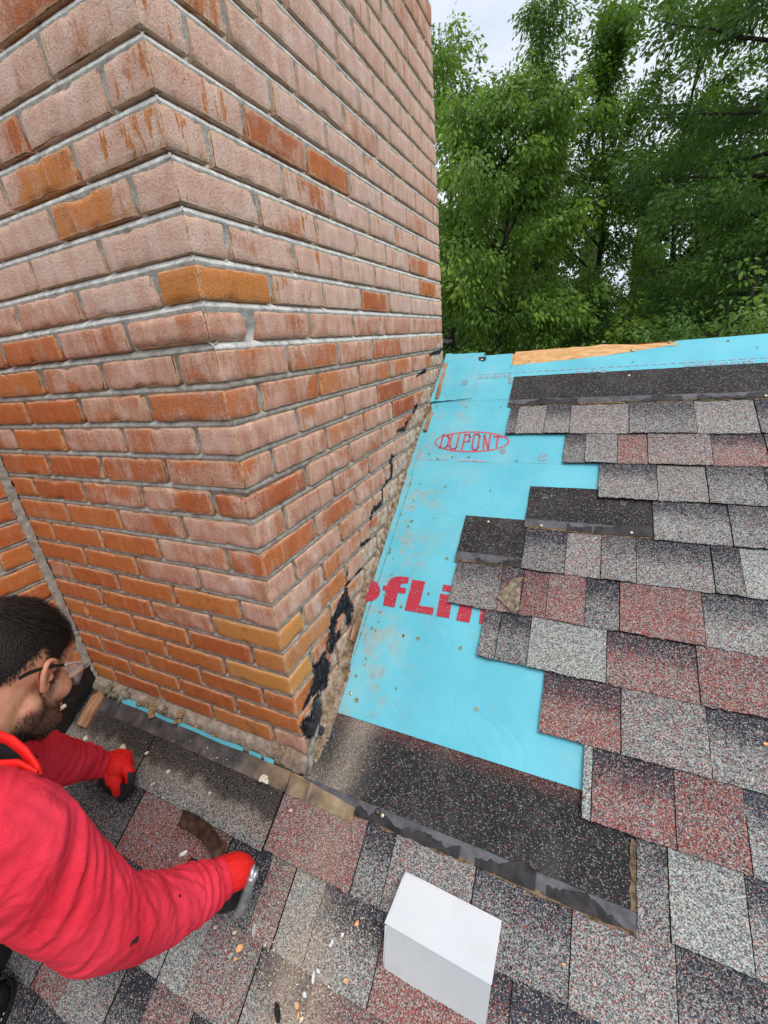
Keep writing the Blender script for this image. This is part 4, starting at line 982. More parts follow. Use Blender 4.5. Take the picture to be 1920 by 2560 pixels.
for _ in range(11000):
    a = hr.random()*2*math.pi; b = math.acos(1-1.55*hr.random()); d = Vector((math.cos(a)*math.sin(b), math.sin(a)*math.sin(b), math.cos(b))); k = skullr(d)
    p = Vector((-.015+d.x*k, d.y*k, .035+d.z*k)); 
    if d.x > 0: p.x += .016*d.x**2*(1 if p.z > .02 else .4)
    ph = math.degrees(math.atan2(abs(p.y), p.x+.01)); e = p.z-float(hairline(ph))
    if e < -.004+.030*hr.random()**.8: continue
    top = max(0, min(1, (p.z-.05)/.05)); ln = .004+.026*top*(.5+.8*hr.random())+.004*hr.random()
    lift = max(0, min(.015, .15*max(0, e-.018)+.0004))*(.75+.5*max(0, p.z/.12))
    away = (p-wh); away = away-d*away.dot(d); away = away.normalized() if away.length > 1e-6 else Vector((1, 0, 0))
    away = (away+Vector((.55*top, -.15*top, -.35*(1-top)))+Vector((hr.gauss(0, .22), hr.gauss(0, .22), hr.gauss(0, .15)))); away = (away-d*away.dot(d)).normalized()
    s0 = p+d*lift*.8; m1 = s0+away*ln*.5+d*(.0022+.005*top*hr.random()); m2 = s0+away*ln+d*(.0006+.006*hr.random()*top); wv = away.cross(d).normalized()*.0006
    hb.add([hd(*(s0-wv)), hd(*(s0+wv)), hd(*(m1+wv*.9)), hd(*(m1-wv*.9)), hd(*m2)], [(0, 1, 2, 3), (3, 2, 4)])
# beard strands
Bv = np.where((beard > .35) & (np.abs(loc).max(axis=1) < .16))[0]; nrm = normals(body)
for _ in range(8500):
    i = int(Bv[hr.randrange(len(Bv))]); p = Vector(co[i])+Vector((hr.gauss(0, .0015), hr.gauss(0, .0015), hr.gauss(0, .0015))); nn_ = Vector(nrm[i]); dn = (-HU*.8+HF*.25+Vector((hr.gauss(0, .3), hr.gauss(0, .3), hr.gauss(0, .3))))
    t_ = (dn+nn_*.55).normalized(); ln = .004+.005*hr.random(); wv = t_.cross(nn_).normalized()*.0004
    hb.add([p-wv, p+wv, p+t_*ln], [(0, 1, 2)])
q = M('black_hair', .62, .25); n = q.noise(300, 3); q.col(q.mix(q.sm(n, .3, .7), (.006, .005, .0045), (.028, .020, .016))); hb.build('hair', q.m, man, True)
# --- safety glasses
gb = empty('safety_glasses', (0, 0, 0)); gb.parent = man; gb.location = -man.location
MAT_TEMPLE = plain('black_plastic', (.012, .012, .012), .35)
for sg in (-1, 1):
    tm = MB(); loft(tm, [hd(-.062, sg*.084, -.002), hd(-.045, sg*.086, .008), hd(-.010, sg*.0865, .017), hd(.022, sg*.084, .020)], [.0034, .0036, .0032, .0030], 10, 5, squash=HL); link('temple_arm', tm.mesh('temple_arm'), MAT_TEMPLE, gb)
q = M('clear_lens', .08, .6); q.col((.90, .86, .86)); q.b.inputs['Alpha'].default_value = .20; MAT_LENS = q.m
ln_ = MB(); V = []; 
for i in range(33):
    t = -1+2*i/32; yy2 = t*.078; xx = .118-.055*abs(t)**2.6
    for k in range(7):
        s_ = k/6; V.append(hd(xx+.004*math.sin(s_*3.14), yy2, .026-.046*s_*(1-.25*abs(t)**3)))
ln_.add(V, [(i*7+k, i*7+k+1, i*7+k+8, i*7+k+7) for i in range(32) for k in range(6)])
for sg in (-1, 1):
    V = [hd(.066, sg*.0775, .028), hd(.066, sg*.0775, -.014), hd(.040, sg*.083, .004), hd(.020, sg*.0845, .013), hd(.020, sg*.0845, .026)]; ln_.add(V, [(0, 1, 2, 3, 4) if sg < 0 else (4, 3, 2, 1, 0)])
link('lens', ln_.mesh('lens'), MAT_LENS, gb, True)
rm = MB(); loft(rm, [hd(.020, -.085, .020), hd(.045, -.0825, .024), hd(.068, -.077, .025)], [.0022, .0022, .003], 8, 4); q = M('pinkish_plastic', .15, .6); q.col((.55, .42, .43)); q.b.inputs['Alpha'].default_value = .75
link('hinge', rm.mesh('hinge'), q.m, gb, True)
# --- shirt: sleeves and torso as one cloth with folds
sb2 = MB(); loft(sb2, [chest]+SHR, [.12]+RR, 28); loft(sb2, [chest]+SHL, [.09]+RL, 28); loft(sb2, [neckb+Vector((0, 0, -.012)), chest, waist, hips], [.068, .140, .150, .165], 30)
shirt = remesh(sb2, .0040, 6)
co = coords(shirt); nr = normals(shirt)
def chain_param(co, P):
    best = np.full(len(co), 1e9); sp = np.zeros(len(co)); rad = np.zeros((len(co), 3)); acc = 0
    for a, b in zip(P, P[1:]):
        a = np.array(a); b = np.array(b); ab = b-a; L_ = np.linalg.norm(ab); t = np.clip(((co-a) @ ab)/L_**2, 0, 1); q_ = a+t[:, None]*ab; d = np.linalg.norm(co-q_, axis=1); m_ = d < best
        best[m_] = d[m_]; sp[m_] = (acc+t*L_)[m_]; rad[m_] = (co-q_)[m_]; acc += L_
    return best, sp, rad, acc
dR, sR, vR, lR = chain_param(co, SHR); dL, sL, vL, lL = chain_param(co, SHL)
disp = np.zeros(len(co)); fold = np.zeros(len(co))
for i in range(len(co)):
    r_ = dR[i] < dL[i]*1.2; s_ = sR[i] if r_ else sL[i]; v = vR[i] if r_ else vL[i]; Lc = lR if r_ else lL
    p = Vector(co[i]); u = Vector(v).normalized() if np.linalg.norm(v) > 1e-6 else Vector((0, 0, 1))
    # folds run round the sleeve, slanting; tighter near cuff and elbow
    if r_:
        sl = s_*1.0+.045*u.y-.03*u.x; fr = 30; amp = .0060 if s_ < .40 else .0050
        k1 = noise.noise(Vector((sl*fr, u.x*1.1, u.z*1.1+3))); k2 = noise.noise(Vector((sl*fr*2.1+5, u.x*2.0, u.y*2.0)))
        e = (1-abs(k1)*2.6)*amp*(.4+1.2*abs(noise.noise(p*7+Vector((3, 0, 0)))))+(1-abs(k2)*2)*amp*.35
        if s_ > Lc*.82: e = e*.55+.0028*math.sin(s_*260)
        e *= .55+.6*max(0, min(1, .6+u.dot(Vector((.2, .3, .9)))))
    else:
        e = (1-abs(noise.noise(Vector((s_*34+u.x*.8, u.z*.8, 9))))*2.4)*.0075+.002*noise.noise(p*40)
    e += .004*noise.noise(p*8)
    disp[i] = e-.003; fold[i] = e
co2 = co+nr*disp[:, None]; setco(shirt, co2)
spots = [(at(345, 2352, .71), .013, .006), (at(56, 1850, .93), .010, .008), (at(452, 2238, .75), .006, .004)]
att = np.zeros((len(co), 4)); att[:, 3] = 1
tgt = [(at(345, 2357, .735), .012), (at(53, 1851, .94), .011)]
q = M('red_cotton', .85, .25)
P_ = q.pos(); n = q.noise(9, 4); weave = q.noise(650, 2); c = q.mix(q.sm(n, .3, .7), (.62, .016, .036), (.76, .036, .070)); c = q.mix(q.sm(weave, .4, .62, 0, .10), c, (.85, .12, .17))
MAT_SHIRT_N = q
def spot(c, center, rx, mat):
    d = mat.n('ShaderNodeVectorMath', operation='DISTANCE'); mat.l(mat.pos(), d.inputs[0]); d.inputs[1].default_value = tuple(center)
    e = mat.math('ADD', d.outputs['Value'], mat.math('MULTIPLY', mat.math('SUBTRACT', mat.noise(60, 4, .7), .5), rx*1.3)); return mat.mix(mat.sm(e, rx*1.05, rx*.85), c, (.035, .018, .02))
# stain centres are put on the cloth where the camera-side surface is
def cloth_hit(u, v):
    o = np.array(CP); d = ray(u, v); d = d/np.linalg.norm(d); w_ = co2-o; t = w_ @ d; off = np.linalg.norm(w_-t[:, None]*d, axis=1); m_ = off < .006
    return Vector(o+d*t[m_].min()) if m_.any() else None
for (u, v), r_ in (((348, 2352), .0085), ((338, 2360), .006), ((54, 1850), .009), ((452, 2238), .0035), ((298, 2396), .003)):
    h_ = cloth_hit(u, v)
    if h_ is not None: c = spot(c, h_, r_, q)
q.col(c); cs = q.n('ShaderNodeTexNoise'); cs.inputs['Scale'].default_value = 1; cs.inputs['Detail'].default_value = 4; cs.inputs['Distortion'].default_value = .6; q.l(q.pos((16, 30, 38)), cs.inputs['Vector']); q.bump(q.math('ADD', q.math('MULTIPLY', q.math('ABSOLUTE', q.math('SUBTRACT', cs.outputs['Fac'], .5)), -2.2), q.math('MULTIPLY', weave, .05)), .30, .008)
link('shirt', shirt, q.m, man, True)
# --- work trousers and boot
tr = MB()
for k0, kn, an in LEG: loft(tr, [k0, (k0+kn)/2, kn, (kn+an)/2, an], [.125, .105, .082, .074, .055], 20)
loft(tr, [waist, hips, hips+Vector((0, -.02, -.05))], [.15, .175, .14], 24)
trm = remesh(tr, .009, 4); link('trousers', trm, plain('dark_cloth', (.018, .018, .020), .85, scale=300), man, True)
# --- harness strap with black lining over the shoulder
MAT_STRAP = plain('bright_red_webbing', (.72, .010, .008), .55, var=.12, scale=40, bump=.15); MAT_BLKCLOTH = plain('black_lining', (.010, .010, .011), .8, scale=200)
def strap(path, wid, d, name, mat, th=.004, lift=0):
    mb = MB(); V = []; P = [np.array(p, float) for p in path]; Q = []
    for i in range(len(P)-1):
        for t in range(6): Q.append(P[i]+(P[i+1]-P[i])*t/6)
    Q.append(P[-1])
    for i, p in enumerate(Q):
        t = Q[min(i+1, len(Q)-1)]-Q[max(i-1, 0)]; t = t/np.linalg.norm(t); n_ = np.array([-t[1], t[0]])*wid/2; dd = d[0]+(d[1]-d[0])*i/(len(Q)-1)
        for s_, k in ((-1, .003), (-.9, -.001), (-.3, -.0045), (.3, -.0045), (.9, -.001), (1, .003)): V.append(at(p[0]+n_[0]*s_, p[1]+n_[1]*s_, dd+k+lift))
        for s_ in (1, -1): V.append(at(p[0]+n_[0]*s_, p[1]+n_[1]*s_, dd+.010+lift))
    mb.add(V, [(i*8+j, i*8+(j+1) % 8, i*8+8+(j+1) % 8, i*8+8+j) for i in range(len(Q)-1) for j in range(8)]); return mb.build(name, mat, man, True)
# --- gloves
def glove(parts, name, colf, label=None, vox=.0024):
    mb = MB()
    for pts, r_ in parts: loft(mb, pts, r_, 14, 5)
    me = remesh(mb, vox, 3); co = coords(me); nr = normals(me)
    red = np.array([colf(Vector(co[i]), Vector(nr[i])) for i in range(len(co))]); setattr_(me, 'c', np.stack([red, red*0, red*0, red*0+1], 1))
    return link(name, me, MAT_GLOVE, man, True)
q = M('dipped_glove', .7, .3); _, rd, g_, b_, a_ = q.attr('c'); kn_ = q.noise(420, 2); c = q.mix(q.sm(kn_, .35, .65), (.60, .006, .006), (.78, .018, .014)); bl = q.mix(q.noise(90, 3), (.006, .006, .007), (.030, .030, .032)); c = q.mix(rd, bl, c); q.col(c); q.bump(kn_, .35, .0008); MAT_GLOVE = q.m
def px_of(p): 
    q_ = RM @ (np.array(p)-CP); return 960+F*q_[0]/q_[2], 1280+F*q_[1]/q_[2]
A_ = at
lw = A_(250, 1912, 1.185)
lg_parts = [([lw, A_(275, 1912, 1.20), A_(300, 1916, 1.20), A_(314, 1925, 1.195)], [.032, .037, .038, .026]),
 ([A_(290, 1895, 1.215), A_(312, 1893, 1.215), A_(318, 1910, 1.22)], [.024, .020, .014]),
 ([lw, A_(275, 1935, 1.185), A_(290, 1960, 1.18), A_(292, 1985, 1.19)], [.028, .026, .017, .010]),                       # thumb side
 ([A_(312, 1915, 1.19), A_(325, 1938, 1.185), A_(322, 1965, 1.19), A_(312, 1985, 1.20), A_(303, 2000, 1.21)], [.018, .014, .0125, .011, .010]),
 ([A_(310, 1905, 1.20), A_(316, 1950, 1.215), A_(296, 1972, 1.225), A_(278, 1982, 1.230)], [.018, .013, .012, .010]),
 ([A_(300, 1900, 1.21), A_(302, 1945, 1.23), A_(280, 1965, 1.238), A_(262, 1972, 1.240)], [.018, .012, .011, .0095]),
 ([A_(288, 1898, 1.215), A_(284, 1940, 1.24), A_(262, 1955, 1.245), A_(248, 1957, 1.246)], [.016, .011, .010, .009])]
def lcol(p, n_):
    u, v = px_of(p); d = (RM @ (np.array(p)-CP))[2]
    line = 1985 if u > 285 else 1940
    a = 1 if (v < 1958-.0*(u-290) and u < 318) or (u < 300 and v < 1992 and d < 1.205) or v < 1930 else 0
    if u < 262 and v > 1945: a = 0
    if d > 1.222 and v > 1928: a = 0
    return float(a)
glove(lg_parts, 'glove', lcol)
rw = A_(560, 2188, .893)
rg_parts = [([A_(548, 2195, .885), rw, A_(590, 2180, .905), A_(606, 2180, .918), A_(612, 2184, .930)], [.037, .036, .036, .030, .020]),
 ([A_(600, 2160, .915), A_(622, 2168, .93), A_(622, 2200, .955), A_(600, 2215, .965)], [.020, .015, .013, .011]),
 ([A_(605, 2175, .915), A_(622, 2192, .935), A_(615, 2225, .955), A_(590, 2235, .962)], [.020, .015, .013, .011]),
 ([A_(600, 2195, .915), A_(610, 2222, .935), A_(596, 2250, .950), A_(572, 2255, .955)], [.020, .015, .013, .011]),
 ([A_(585, 2205, .910), A_(592, 2238, .928), A_(576, 2262, .940), A_(556, 2262, .945)], [.018, .014, .012, .010]),
 ([A_(572, 2215, .905), A_(570, 2245, .915), A_(560, 2264, .925), A_(548, 2268, .932)], [.018, .015, .013, .011])]
def rcol(p, n_):
    u, v = px_of(p); d = (RM @ (np.array(p)-CP))[2]
    return 1.0 if (d < .934 and (v-2188) < (u-560)*-.45+55) else 0.0
glove(rg_parts, 'glove', rcol)
strap([(-60, 1842), (-10, 1838), (25, 1850), (60, 1878), (86, 1915), (94, 1938)], 30, (.69, .66), 'harness_strap', MAT_STRAP)
strap([(-60, 1925), (0, 1914), (45, 1912), (90, 1936)], 30, (.655, .655), 'harness_strap', MAT_STRAP)
strap([(-60, 1885), (0, 1880), (40, 1890), (80, 1918)], 62, (.695, .675), 'strap_lining', MAT_BLKCLOTH, lift=.006)
# boot at the roof's lower left
bo = MB(); c0 = rp(*roof_xy(-8, 2535), .0)
def bp(a, b, h): return c0+Vector((a, b*UPR[1], b*UPR[2]))+Vector(NR)*h
loft(bo, [bp(-.02, -.20, .05), bp(-.012, -.10, .045), bp(-.005, -.02, .036), bp(0, .035, .026), bp(0, .055, .02)], [.040, .046, .044, .036, .018], 22)
loft(bo, [bp(-.02, -.17, .05), bp(-.03, -.19, .14)], [.045, .05], 20)
bmh = remesh(bo, .004, 4); boot = link('boot', bmh, plain('black_leather', (.012, .012, .012), .4, var=.5, scale=30, bump=.3), man, True)
so_ = MB(); V = []
for i in range(40):
    a = 2*math.pi*i/40; xx = .048*math.cos(a); yy3 = (.075 if math.sin(a) > 0 else .16)*math.sin(a)-.01; 
    for k in (0, .012): V.append(bp(xx, yy3, k+.001))
so_.add(V, [(i*2, ((i+1) % 40)*2, ((i+1) % 40)*2+1, i*2+1) for i in range(40)]+[tuple(i*2+1 for i in range(40))]); so_.build('sole', MAT_UNDER, boot)
st3 = MB()
for i in range(20):
    a = .15+i*.14; b = a+.07; f = lambda a, k=1: bp(.040*math.cos(a), .070*math.sin(a)-.012, .0165); loft(st3, [f(a), f(b)], [.0008, .0008], 5, 1)
st3.build('stitching', plain('white_thread', (.7, .68, .6), .8), boot)
# ================================================================ LOOSE THINGS
# claw hammer head
q = M('worn_steel', .38, .5); q.b.inputs['Metallic'].default_value = .65; n = q.noise(60, 5); q.col(q.ramp(n, [(.3, (.16, .16, .17)), (.55, (.42, .43, .45)), (.75, (.62, .63, .65))])); q.bump(n, .3); MAT_STEEL = q.m
ham = empty('claw_hammer', tuple(at(600, 2215, .93)), label='steel claw hammer gripped in the red gloved hand over the shingles', cat='hammer')
hm = MB()
c2 = lambda x, y: (400+x*.2411, 2000+y*.2411)
def hpt(x, y, d): return at(*c2(x, y), d)
loft(hm, [hpt(*p) for p in [(795, 1195, .915), (850, 1110, .905), (890, 1000, .897), (920, 900, .893), (948, 800, .893)]], [.0075, .0112, .0110, .0100, .0090], 16, 6)
hme = hm.build('head', MAT_STEEL, ham, True)
for a_ in (0, 1):
    cb = MB(); P_h = [(940, 830, .893), (952, 760, .896), (968, 700, .903), (976, 672, .910)] if a_ == 0 else [(955, 830, .895), (985, 770, .899), (1005, 725, .906), (1014, 690, .913)]
    loft(cb, [hpt(*p) for p in P_h], [.0075, .0062, .0044, .0022], 10, 6); cb.build('claw', MAT_STEEL, ham, True)
hh2 = MB(); loft(hh2, [at(613, 2232, .905), at(580, 2225, .93), at(530, 2190, .93), at(470, 2160, .93)], [.010, .011, .012, .013], 14); hh2.build('handle', plain('rubber_grip', (.015, .015, .016), .6), ham, True)
# curved brown bar tucked under the shingle edge
q = M('brown_metal', .45, .45); n = q.noise(50, 5); c = q.ramp(n, [(.3, (.026, .017, .013)), (.55, (.075, .045, .030)), (.8, (.20, .13, .09))]); q.col(c); q.b.inputs['Metallic'].default_value = .25; q.bump(n, .25); MAT_BROWN = q.m
bar = MB(); pth = [(215, 180, .012), (300, 215, .012), (390, 265, .014), (470, 330, .020), (535, 410, .028), (590, 500, .034), (625, 590, .036), (635, 660, .034)]; wds = [.018, .019, .019, .0185, .018, .0175, .017, .016]
V = []; PP = []
for (x, y, h) in pth: X_, Y_ = roof_xy(*c2(x, y), h=h); PP.append(rp(X_, Y_, h))
Q = []; W2 = []
for i in range(len(PP)-1):
    for t in range(5):
        k = t/5; p0, p1, p2, p3 = PP[max(0, i-1)], PP[i], PP[i+1], PP[min(len(PP)-1, i+2)]; Q.append(.5*((2*p1)+(p2-p0)*k+(2*p0-5*p1+4*p2-p3)*k*k+(3*p1-p0-3*p2+p3)*k**3)); W2.append(wds[i]+(wds[i+1]-wds[i])*k)
for i, p in enumerate(Q):
    t = (Q[min(i+1, len(Q)-1)]-Q[max(0, i-1)]).normalized(); s_ = t.cross(Vector(NR)).normalized(); up = s_.cross(t)
    for a, b in ((-1, .0035), (-.9, .0005), (-.3, -.0005), (.3, -.0005), (.9, .0005), (1, .0035), (1, .001), (.9, -.003), (-.9, -.003), (-1, .001)): V.append(p+s_*a*W2[i]+up*b)
bar.add(V, [(i*10+j, i*10+10+j, i*10+10+(j+1) % 10, i*10+(j+1) % 10) for i in range(len(Q)-1) for j in range(10)]+[tuple(range(10))])
bo_ = bar.build('pry_bar', MAT_BROWN, None, True); tag(bo_, 'curved brown metal bar tucked under the shingle edge beside the red sleeve', 'pry bar')
# white metal hood on the shingles
E0 = np.array([.3231, -.2405, -.1741])+NR*.008; EX = np.array([.998, -.015, -.053]); EY = np.array([.004, .980, -.198]); EZ = np.array([.055, .197, .979]); DX, DY, DZ = .2079, .1060, .1204
wb = empty('metal_hood', tuple(E0), label='white folded metal box hood lying on the shingles at the bottom of the picture', cat='metal hood')
def e3(x, y, z): return Vector(E0+EX*x*DX+EY*y*DY+EZ*z*DZ)
MAT_WHITE = None
q = M('white_coated_metal', .38, .4); n = q.noise(6, 4); c = q.mix(q.sm(n, .3, .7), (.66, .685, .71), (.73, .745, .76)); c = q.mix(q.math('MULTIPLY', q.sm(q.noise(70, 4, .7), .68, .74), .6), c, (.42, .40, .35)); c = q.mix(q.sm(q.noise(14, 5, .65), .50, .72, 0, .25), c, (.55, .53, .48)); q.col(c); q.bump(n, .08); MAT_WHITE = q.m
def plate(name, P, th, nrm_, bev=.0012):
    bm = bmesh.new(); vs = [bm.verts.new(p) for p in P]+[bm.verts.new(p-nrm_*th) for p in P]; k = len(P)
    bm.faces.new(vs[:k]); bm.faces.new(vs[:k-1:-1])
    for i in range(k): bm.faces.new((vs[i], vs[k+i], vs[k+(i+1) % k], vs[(i+1) % k]))
    bmesh.ops.recalc_face_normals(bm, faces=bm.faces[:]); bmesh.ops.bevel(bm, geom=bm.edges[:], offset=bev, segments=2, affect='EDGES'); me = bpy.data.meshes.new(name); bm.to_mesh(me); bm.free(); return link(name, me, MAT_WHITE, wb, False)
vy, vz, vx = Vector(EY), Vector(EZ), Vector(EX)
plate('top_panel', [e3(0, 0, 1), e3(1, 0, 1), e3(1, 1, 1), e3(0, 1, 1)], .0030, vz)
fr_ = -.002/DY
plate('front_panel', [e3(0.004, 0.012, -.03), e3(.996, 0.012, -.03), e3(.996, 0.012, .972), e3(.004, 0.012, .972)], .002, -vy, .0006)
plate('side_panel', [e3(.012, .03, .0), e3(.012, .985, .88), e3(.012, .985, .970), e3(.012, .03, .970)], .0018, -vx, .0006)
plate('side_panel', [e3(.988, .03, .0), e3(.988, .985, .88), e3(.988, .985, .970), e3(.988, .03, .970)], .0018, vx, .0006)
lp = MB(); lp2 = [(-.022, .0, .985), (-.022, 1.0, .985)]
def lipstrip(name, a, b, r_): q_ = MB(); loft(q_, [a, (a+b)/2, b], [r_]*3, 8, 2); q_.build(name, MAT_WHITE, wb, True)
lipstrip('folded_lip', e3(-.006, .0, .985), e3(-.006, 1, .985), .0016); lipstrip('folded_lip', e3(0, 1.012, .99), e3(1, 1.012, .99), .0016); lipstrip('folded_lip', e3(-.002, .004, .02), e3(-.002, .004, .94), .0014)
# debris: chips of mortar, brick and paint, each its own thing
PAL = {'w': ((.72, .72, .70), 'white mortar flake'), 'c': ((.66, .56, .42), 'cream mortar flake'), 'o': ((.76, .40, .19), 'orange brick chip'), 'g': ((.42, .41, .38), 'grey mortar flake'), 'k': ((.015, .015, .015), 'black tar paper scrap')}
CM = {k: plain('chip_'+k, v[0], .85, var=.25, scale=150, bump=.4) for k, v in PAL.items()}
def chip(u, v, L_, W_, ang, k, seed, label=None, name='mortar_chip', th=.0030, shape=None, h=.0085):
    x, y = roof_xy(u, v); rg = random.Random(seed); n = 9; P = []
    for i in range(n):
        a = 2*math.pi*i/n; rr = 1+.45*(rg.random()-.5)
        px_, py_ = math.cos(a)*L_/2*rr, math.sin(a)*W_/2*rr
        if shape == 'c' and py_ > 0: py_ *= -.25
        P.append((px_*math.cos(ang)-py_*math.sin(ang), px_*math.sin(ang)+py_*math.cos(ang)))
    o0 = rp(x, y, h-.002); f = lambda p, hh: Vector((p[0], p[1]*UPR[1], p[1]*UPR[2]))+Vector(NR)*hh
    me = MB(); me.add([f(p, -.002) for p in P]+[f((p[0]*.93, p[1]*.93), th*(.6+.5*rg.random())) for p in P]+[f((0, 0), th*1.15)], [(i, (i+1) % n, n+(i+1) % n, n+i) for i in range(n)]+[(n+i, n+(i+1) % n, 2*n) for i in range(n)])
    o = me.build(name, CM[k]); o.location = o0
    cat = {'o': 'brick chip', 'k': 'tar scrap'}.get(k, 'mortar chip'); tag(o, label or PAL[k][1]+' lying loose on the shingles', cat, 'debris chips scattered on the shingles'); return o
D_ = [(464, 2128, .030, .018, .6, 'w', 'large crescent-shaped white flake beside the curved brown bar', 'c'), (639, 2323, .026, .009, -1.2, 'g', 'long pale grey flake below the hammer claw', None), (668, 2359, .011, .005, 1.3, 'c', 'small cream flake on a shingle edge right of the hammer', None),
 (582, 2386, .015, .009, .9, 'g', 'blocky grey flake beside the big orange chip', None), (603, 2369, .016, .014, .5, 'o', 'largest orange brick chip, below the hammer', None), (594, 2396, .009, .006, .9, 'o', 'small orange chip just under the largest orange chip', None),
 (895, 2307, .011, .008, 1.3, 'o', 'lone orange chip left of the white metal hood', None), (868, 2449, .013, .007, .5, 'o', 'orange chip below left of the white metal hood', None), (787, 2440, .024, .006, -1.4, 'w', 'narrow upright white splinter on a shingle edge', None),
 (747, 2512, .012, .009, -1.1, 'o', 'upper of the three orange chips at the bottom edge', None), (750, 2534, .012, .006, -1.3, 'o', 'middle of the three orange chips at the bottom edge', None), (757, 2546, .012, .008, 1.2, 'c', 'yellowish chip lowest in the group at the bottom edge', None),
 (697, 2530, .030, .012, -.9, 'k', 'black tar paper scrap among pale grit at the bottom edge', None), (832, 2356, .017, .006, 1.1, 'w', 'slim white flake in the dusty patch left of the hood', None), (859, 2335, .010, .006, 1.1, 'w', 'small bright white chip above the slim white flake', None), (543, 2316, .008, .007, 0, 'c', 'round tan pebble under the red sleeve', None),
 (591, 2330, .009, .007, .6, 'c', 'cream pebble left of the long grey flake', None), (729, 2026, .011, .006, 1.2, 'c', 'cream oval flake on the reddish shingle below the chimney corner', None), (1409, 2408, .008, .005, .3, 'o', 'tiny orange chip on grey shingle right of the hood', None), (1911, 1861, .008, .007, .3, 'o', 'tiny orange chip near the right edge of the picture', None),
 (218, 1847, .016, .014, .4, 'c', 'cream chip left of the gloved hand near the black flashing', None), (312, 1871, .028, .018, -.3, 'c', 'large cream chip touching the far red glove', None), (371, 1883, .012, .007, 1.1, 'c', 'small cream chip right of the far red glove', None), (424, 1929, .014, .010, 1.0, 'c', 'forked cream chip in the middle of the grey shingle', None), (386, 1960, .013, .006, 1.0, 'c', 'slim cream chip below the forked one', None),
 (529, 1983, .010, .006, .8, 'g', 'small grey chip on the shingle above the brown bar', None), (337, 1932, .007, .005, .8, 'g', 'tiny grey chip beside the glove thumb', None), (170, 1967, .010, .003, 1.0, 'c', 'thin pinkish splinter behind the red sleeve', None), (5, 2375, .014, .006, 1.2, 'g', 'grey flake at the left edge above the boot', None), (848, 2472, .010, .006, 1.2, 'g', 'grey chip under the orange one left of the hood', None), (765, 2484, .010, .009, .2, 'w', 'round white chip between shingle seams at the bottom', None), (800, 2425, .011, .006, -.4, 'w', 'pale lilac-white chip beside the upright splinter', None)]
for i, (u, v, a, b, an, k, lab, sh) in enumerate(D_): chip(u, v, a, b, an, k, 100+i, lab, shape=sh, name={'o': 'brick_chip', 'k': 'tar_scrap'}.get(k, 'mortar_chip'))
# crumbled white lump near the chimney corner
def lump(pos, r, lab, name='mortar_lump', col='c', seed=1, grp='mortar lumps left along the chimney foot'):
    bm = bmesh.new(); bmesh.ops.create_icosphere(bm, subdivisions=3, radius=r)
    for v in bm.verts: e = noise.noise(v.co*(2.2/r)*.4+Vector((seed, 0, 0)))*.9+noise.noise(v.co*(6/r)*.4+Vector((0, seed, 0)))*.35; v.co *= 1+e; v.co.z *= .7
    me = bpy.data.meshes.new(name); bm.to_mesh(me); bm.free(); o = link(name, me, LM_[col]); o.location = pos; tag(o, lab, 'mortar lump', grp); return o
LM_ = {'c': plain('crumbled_mortar', (.60, .54, .44), .95, var=.4, scale=120, bump=.8), 'b': plain('brown_mortar', (.24, .155, .085), .95, var=.5, scale=90, bump=.9), 'm': plain('mossy_mortar', (.17, .155, .10), .95, var=.6, scale=70, bump=.9)}
for i, (u, v, r_, k, lab) in enumerate([(383, 1766, .013, 'b', 'rounded brown mortar lump on the ledge, left of the ring-shaped one'), (390, 1782, .013, 'b', 'brown lump hanging over the turquoise strip'), (412, 1774, .010, 'm', 'pebbly ring-shaped lump between the two brown lumps'), (450, 1787, .012, 'b', 'brown lump under the third brick from the left'), (453, 1803, .013, 'b', 'flat brown lump touching the turquoise strip'), (319, 1740, .010, 'm', 'pebbled lump left of the first turquoise stretch'), (309, 1750, .009, 'm', 'dark lump at the start of the turquoise strip'), (316, 1723, .006, 'm', 'small chip stuck on the brick above the ledge'), (352, 1760, .010, 'm', 'dark lump splitting the turquoise strip'), (537, 1834, .010, 'b', 'brown lump above the right half of the turquoise strip'), (272, 1722, .018, 'm', 'largest mossy mortar heap in the inner corner'), (288, 1738, .014, 'm', 'second mossy heap beside the inner corner'), (490, 1815, .007, 'b', 'tiny brown lump in the middle of the ledge'), (665, 1946, .011, 'c', 'crumbled cream lump on the stained shingle near the corner')]):
    y, z = None, None; d_ = ray(u, v); t = ((-.30*S if k != 'c' else 0)-CP[1])/d_[1]; p = Vector(CP+d_*t) if k != 'c' else rp(*roof_xy(u, v), .010)
    if z is None and k != 'c' and p.z < (p.y/S*2/3-.2)*S: p = rp(*roof_xy(u, v), .012)
    lump(p, r_, lab, 'mortar_lump', k, i*3.7)
# fine uncountable grit
gr = MB(); rgn = random.Random(9); cols = []
for i in range(1500):
    c_ = rgn.choice([(850, 2400, 70, 60, 5), (720, 2530, 60, 50, 5), (660, 2360, 80, 50, 2), (500, 1900, 150, 50, 1), (900, 2350, 60, 60, 3), (760, 2460, 50, 50, 3)])
    u, v = rgn.gauss(c_[0], c_[2]), rgn.gauss(c_[1], c_[3])
    if u > 955 and v > 2180 or v > 2600 or u < 5: continue
    x, y = roof_xy(u, v)
    if y > -.9 and x > -.5 or y > -.6: continue
    r_ = .0011+.0016*rgn.random()**2; p = rp(x, y, .0075); V = [p+Vector((r_*(rgn.random()-.5)*2.2, r_*(rgn.random()-.5)*2.2, r_*(rgn.random()-.2)*1.4)) for _ in range(4)]
    gr.add(V, [(0, 1, 2), (0, 2, 3), (0, 3, 1), (1, 3, 2)])
tag(gr.build('mortar_grit', plain('grit', (.66, .58, .45), .9, var=.3, scale=300)), 'pale mortar grit strewn over the shingles', 'grit', kind='stuff')
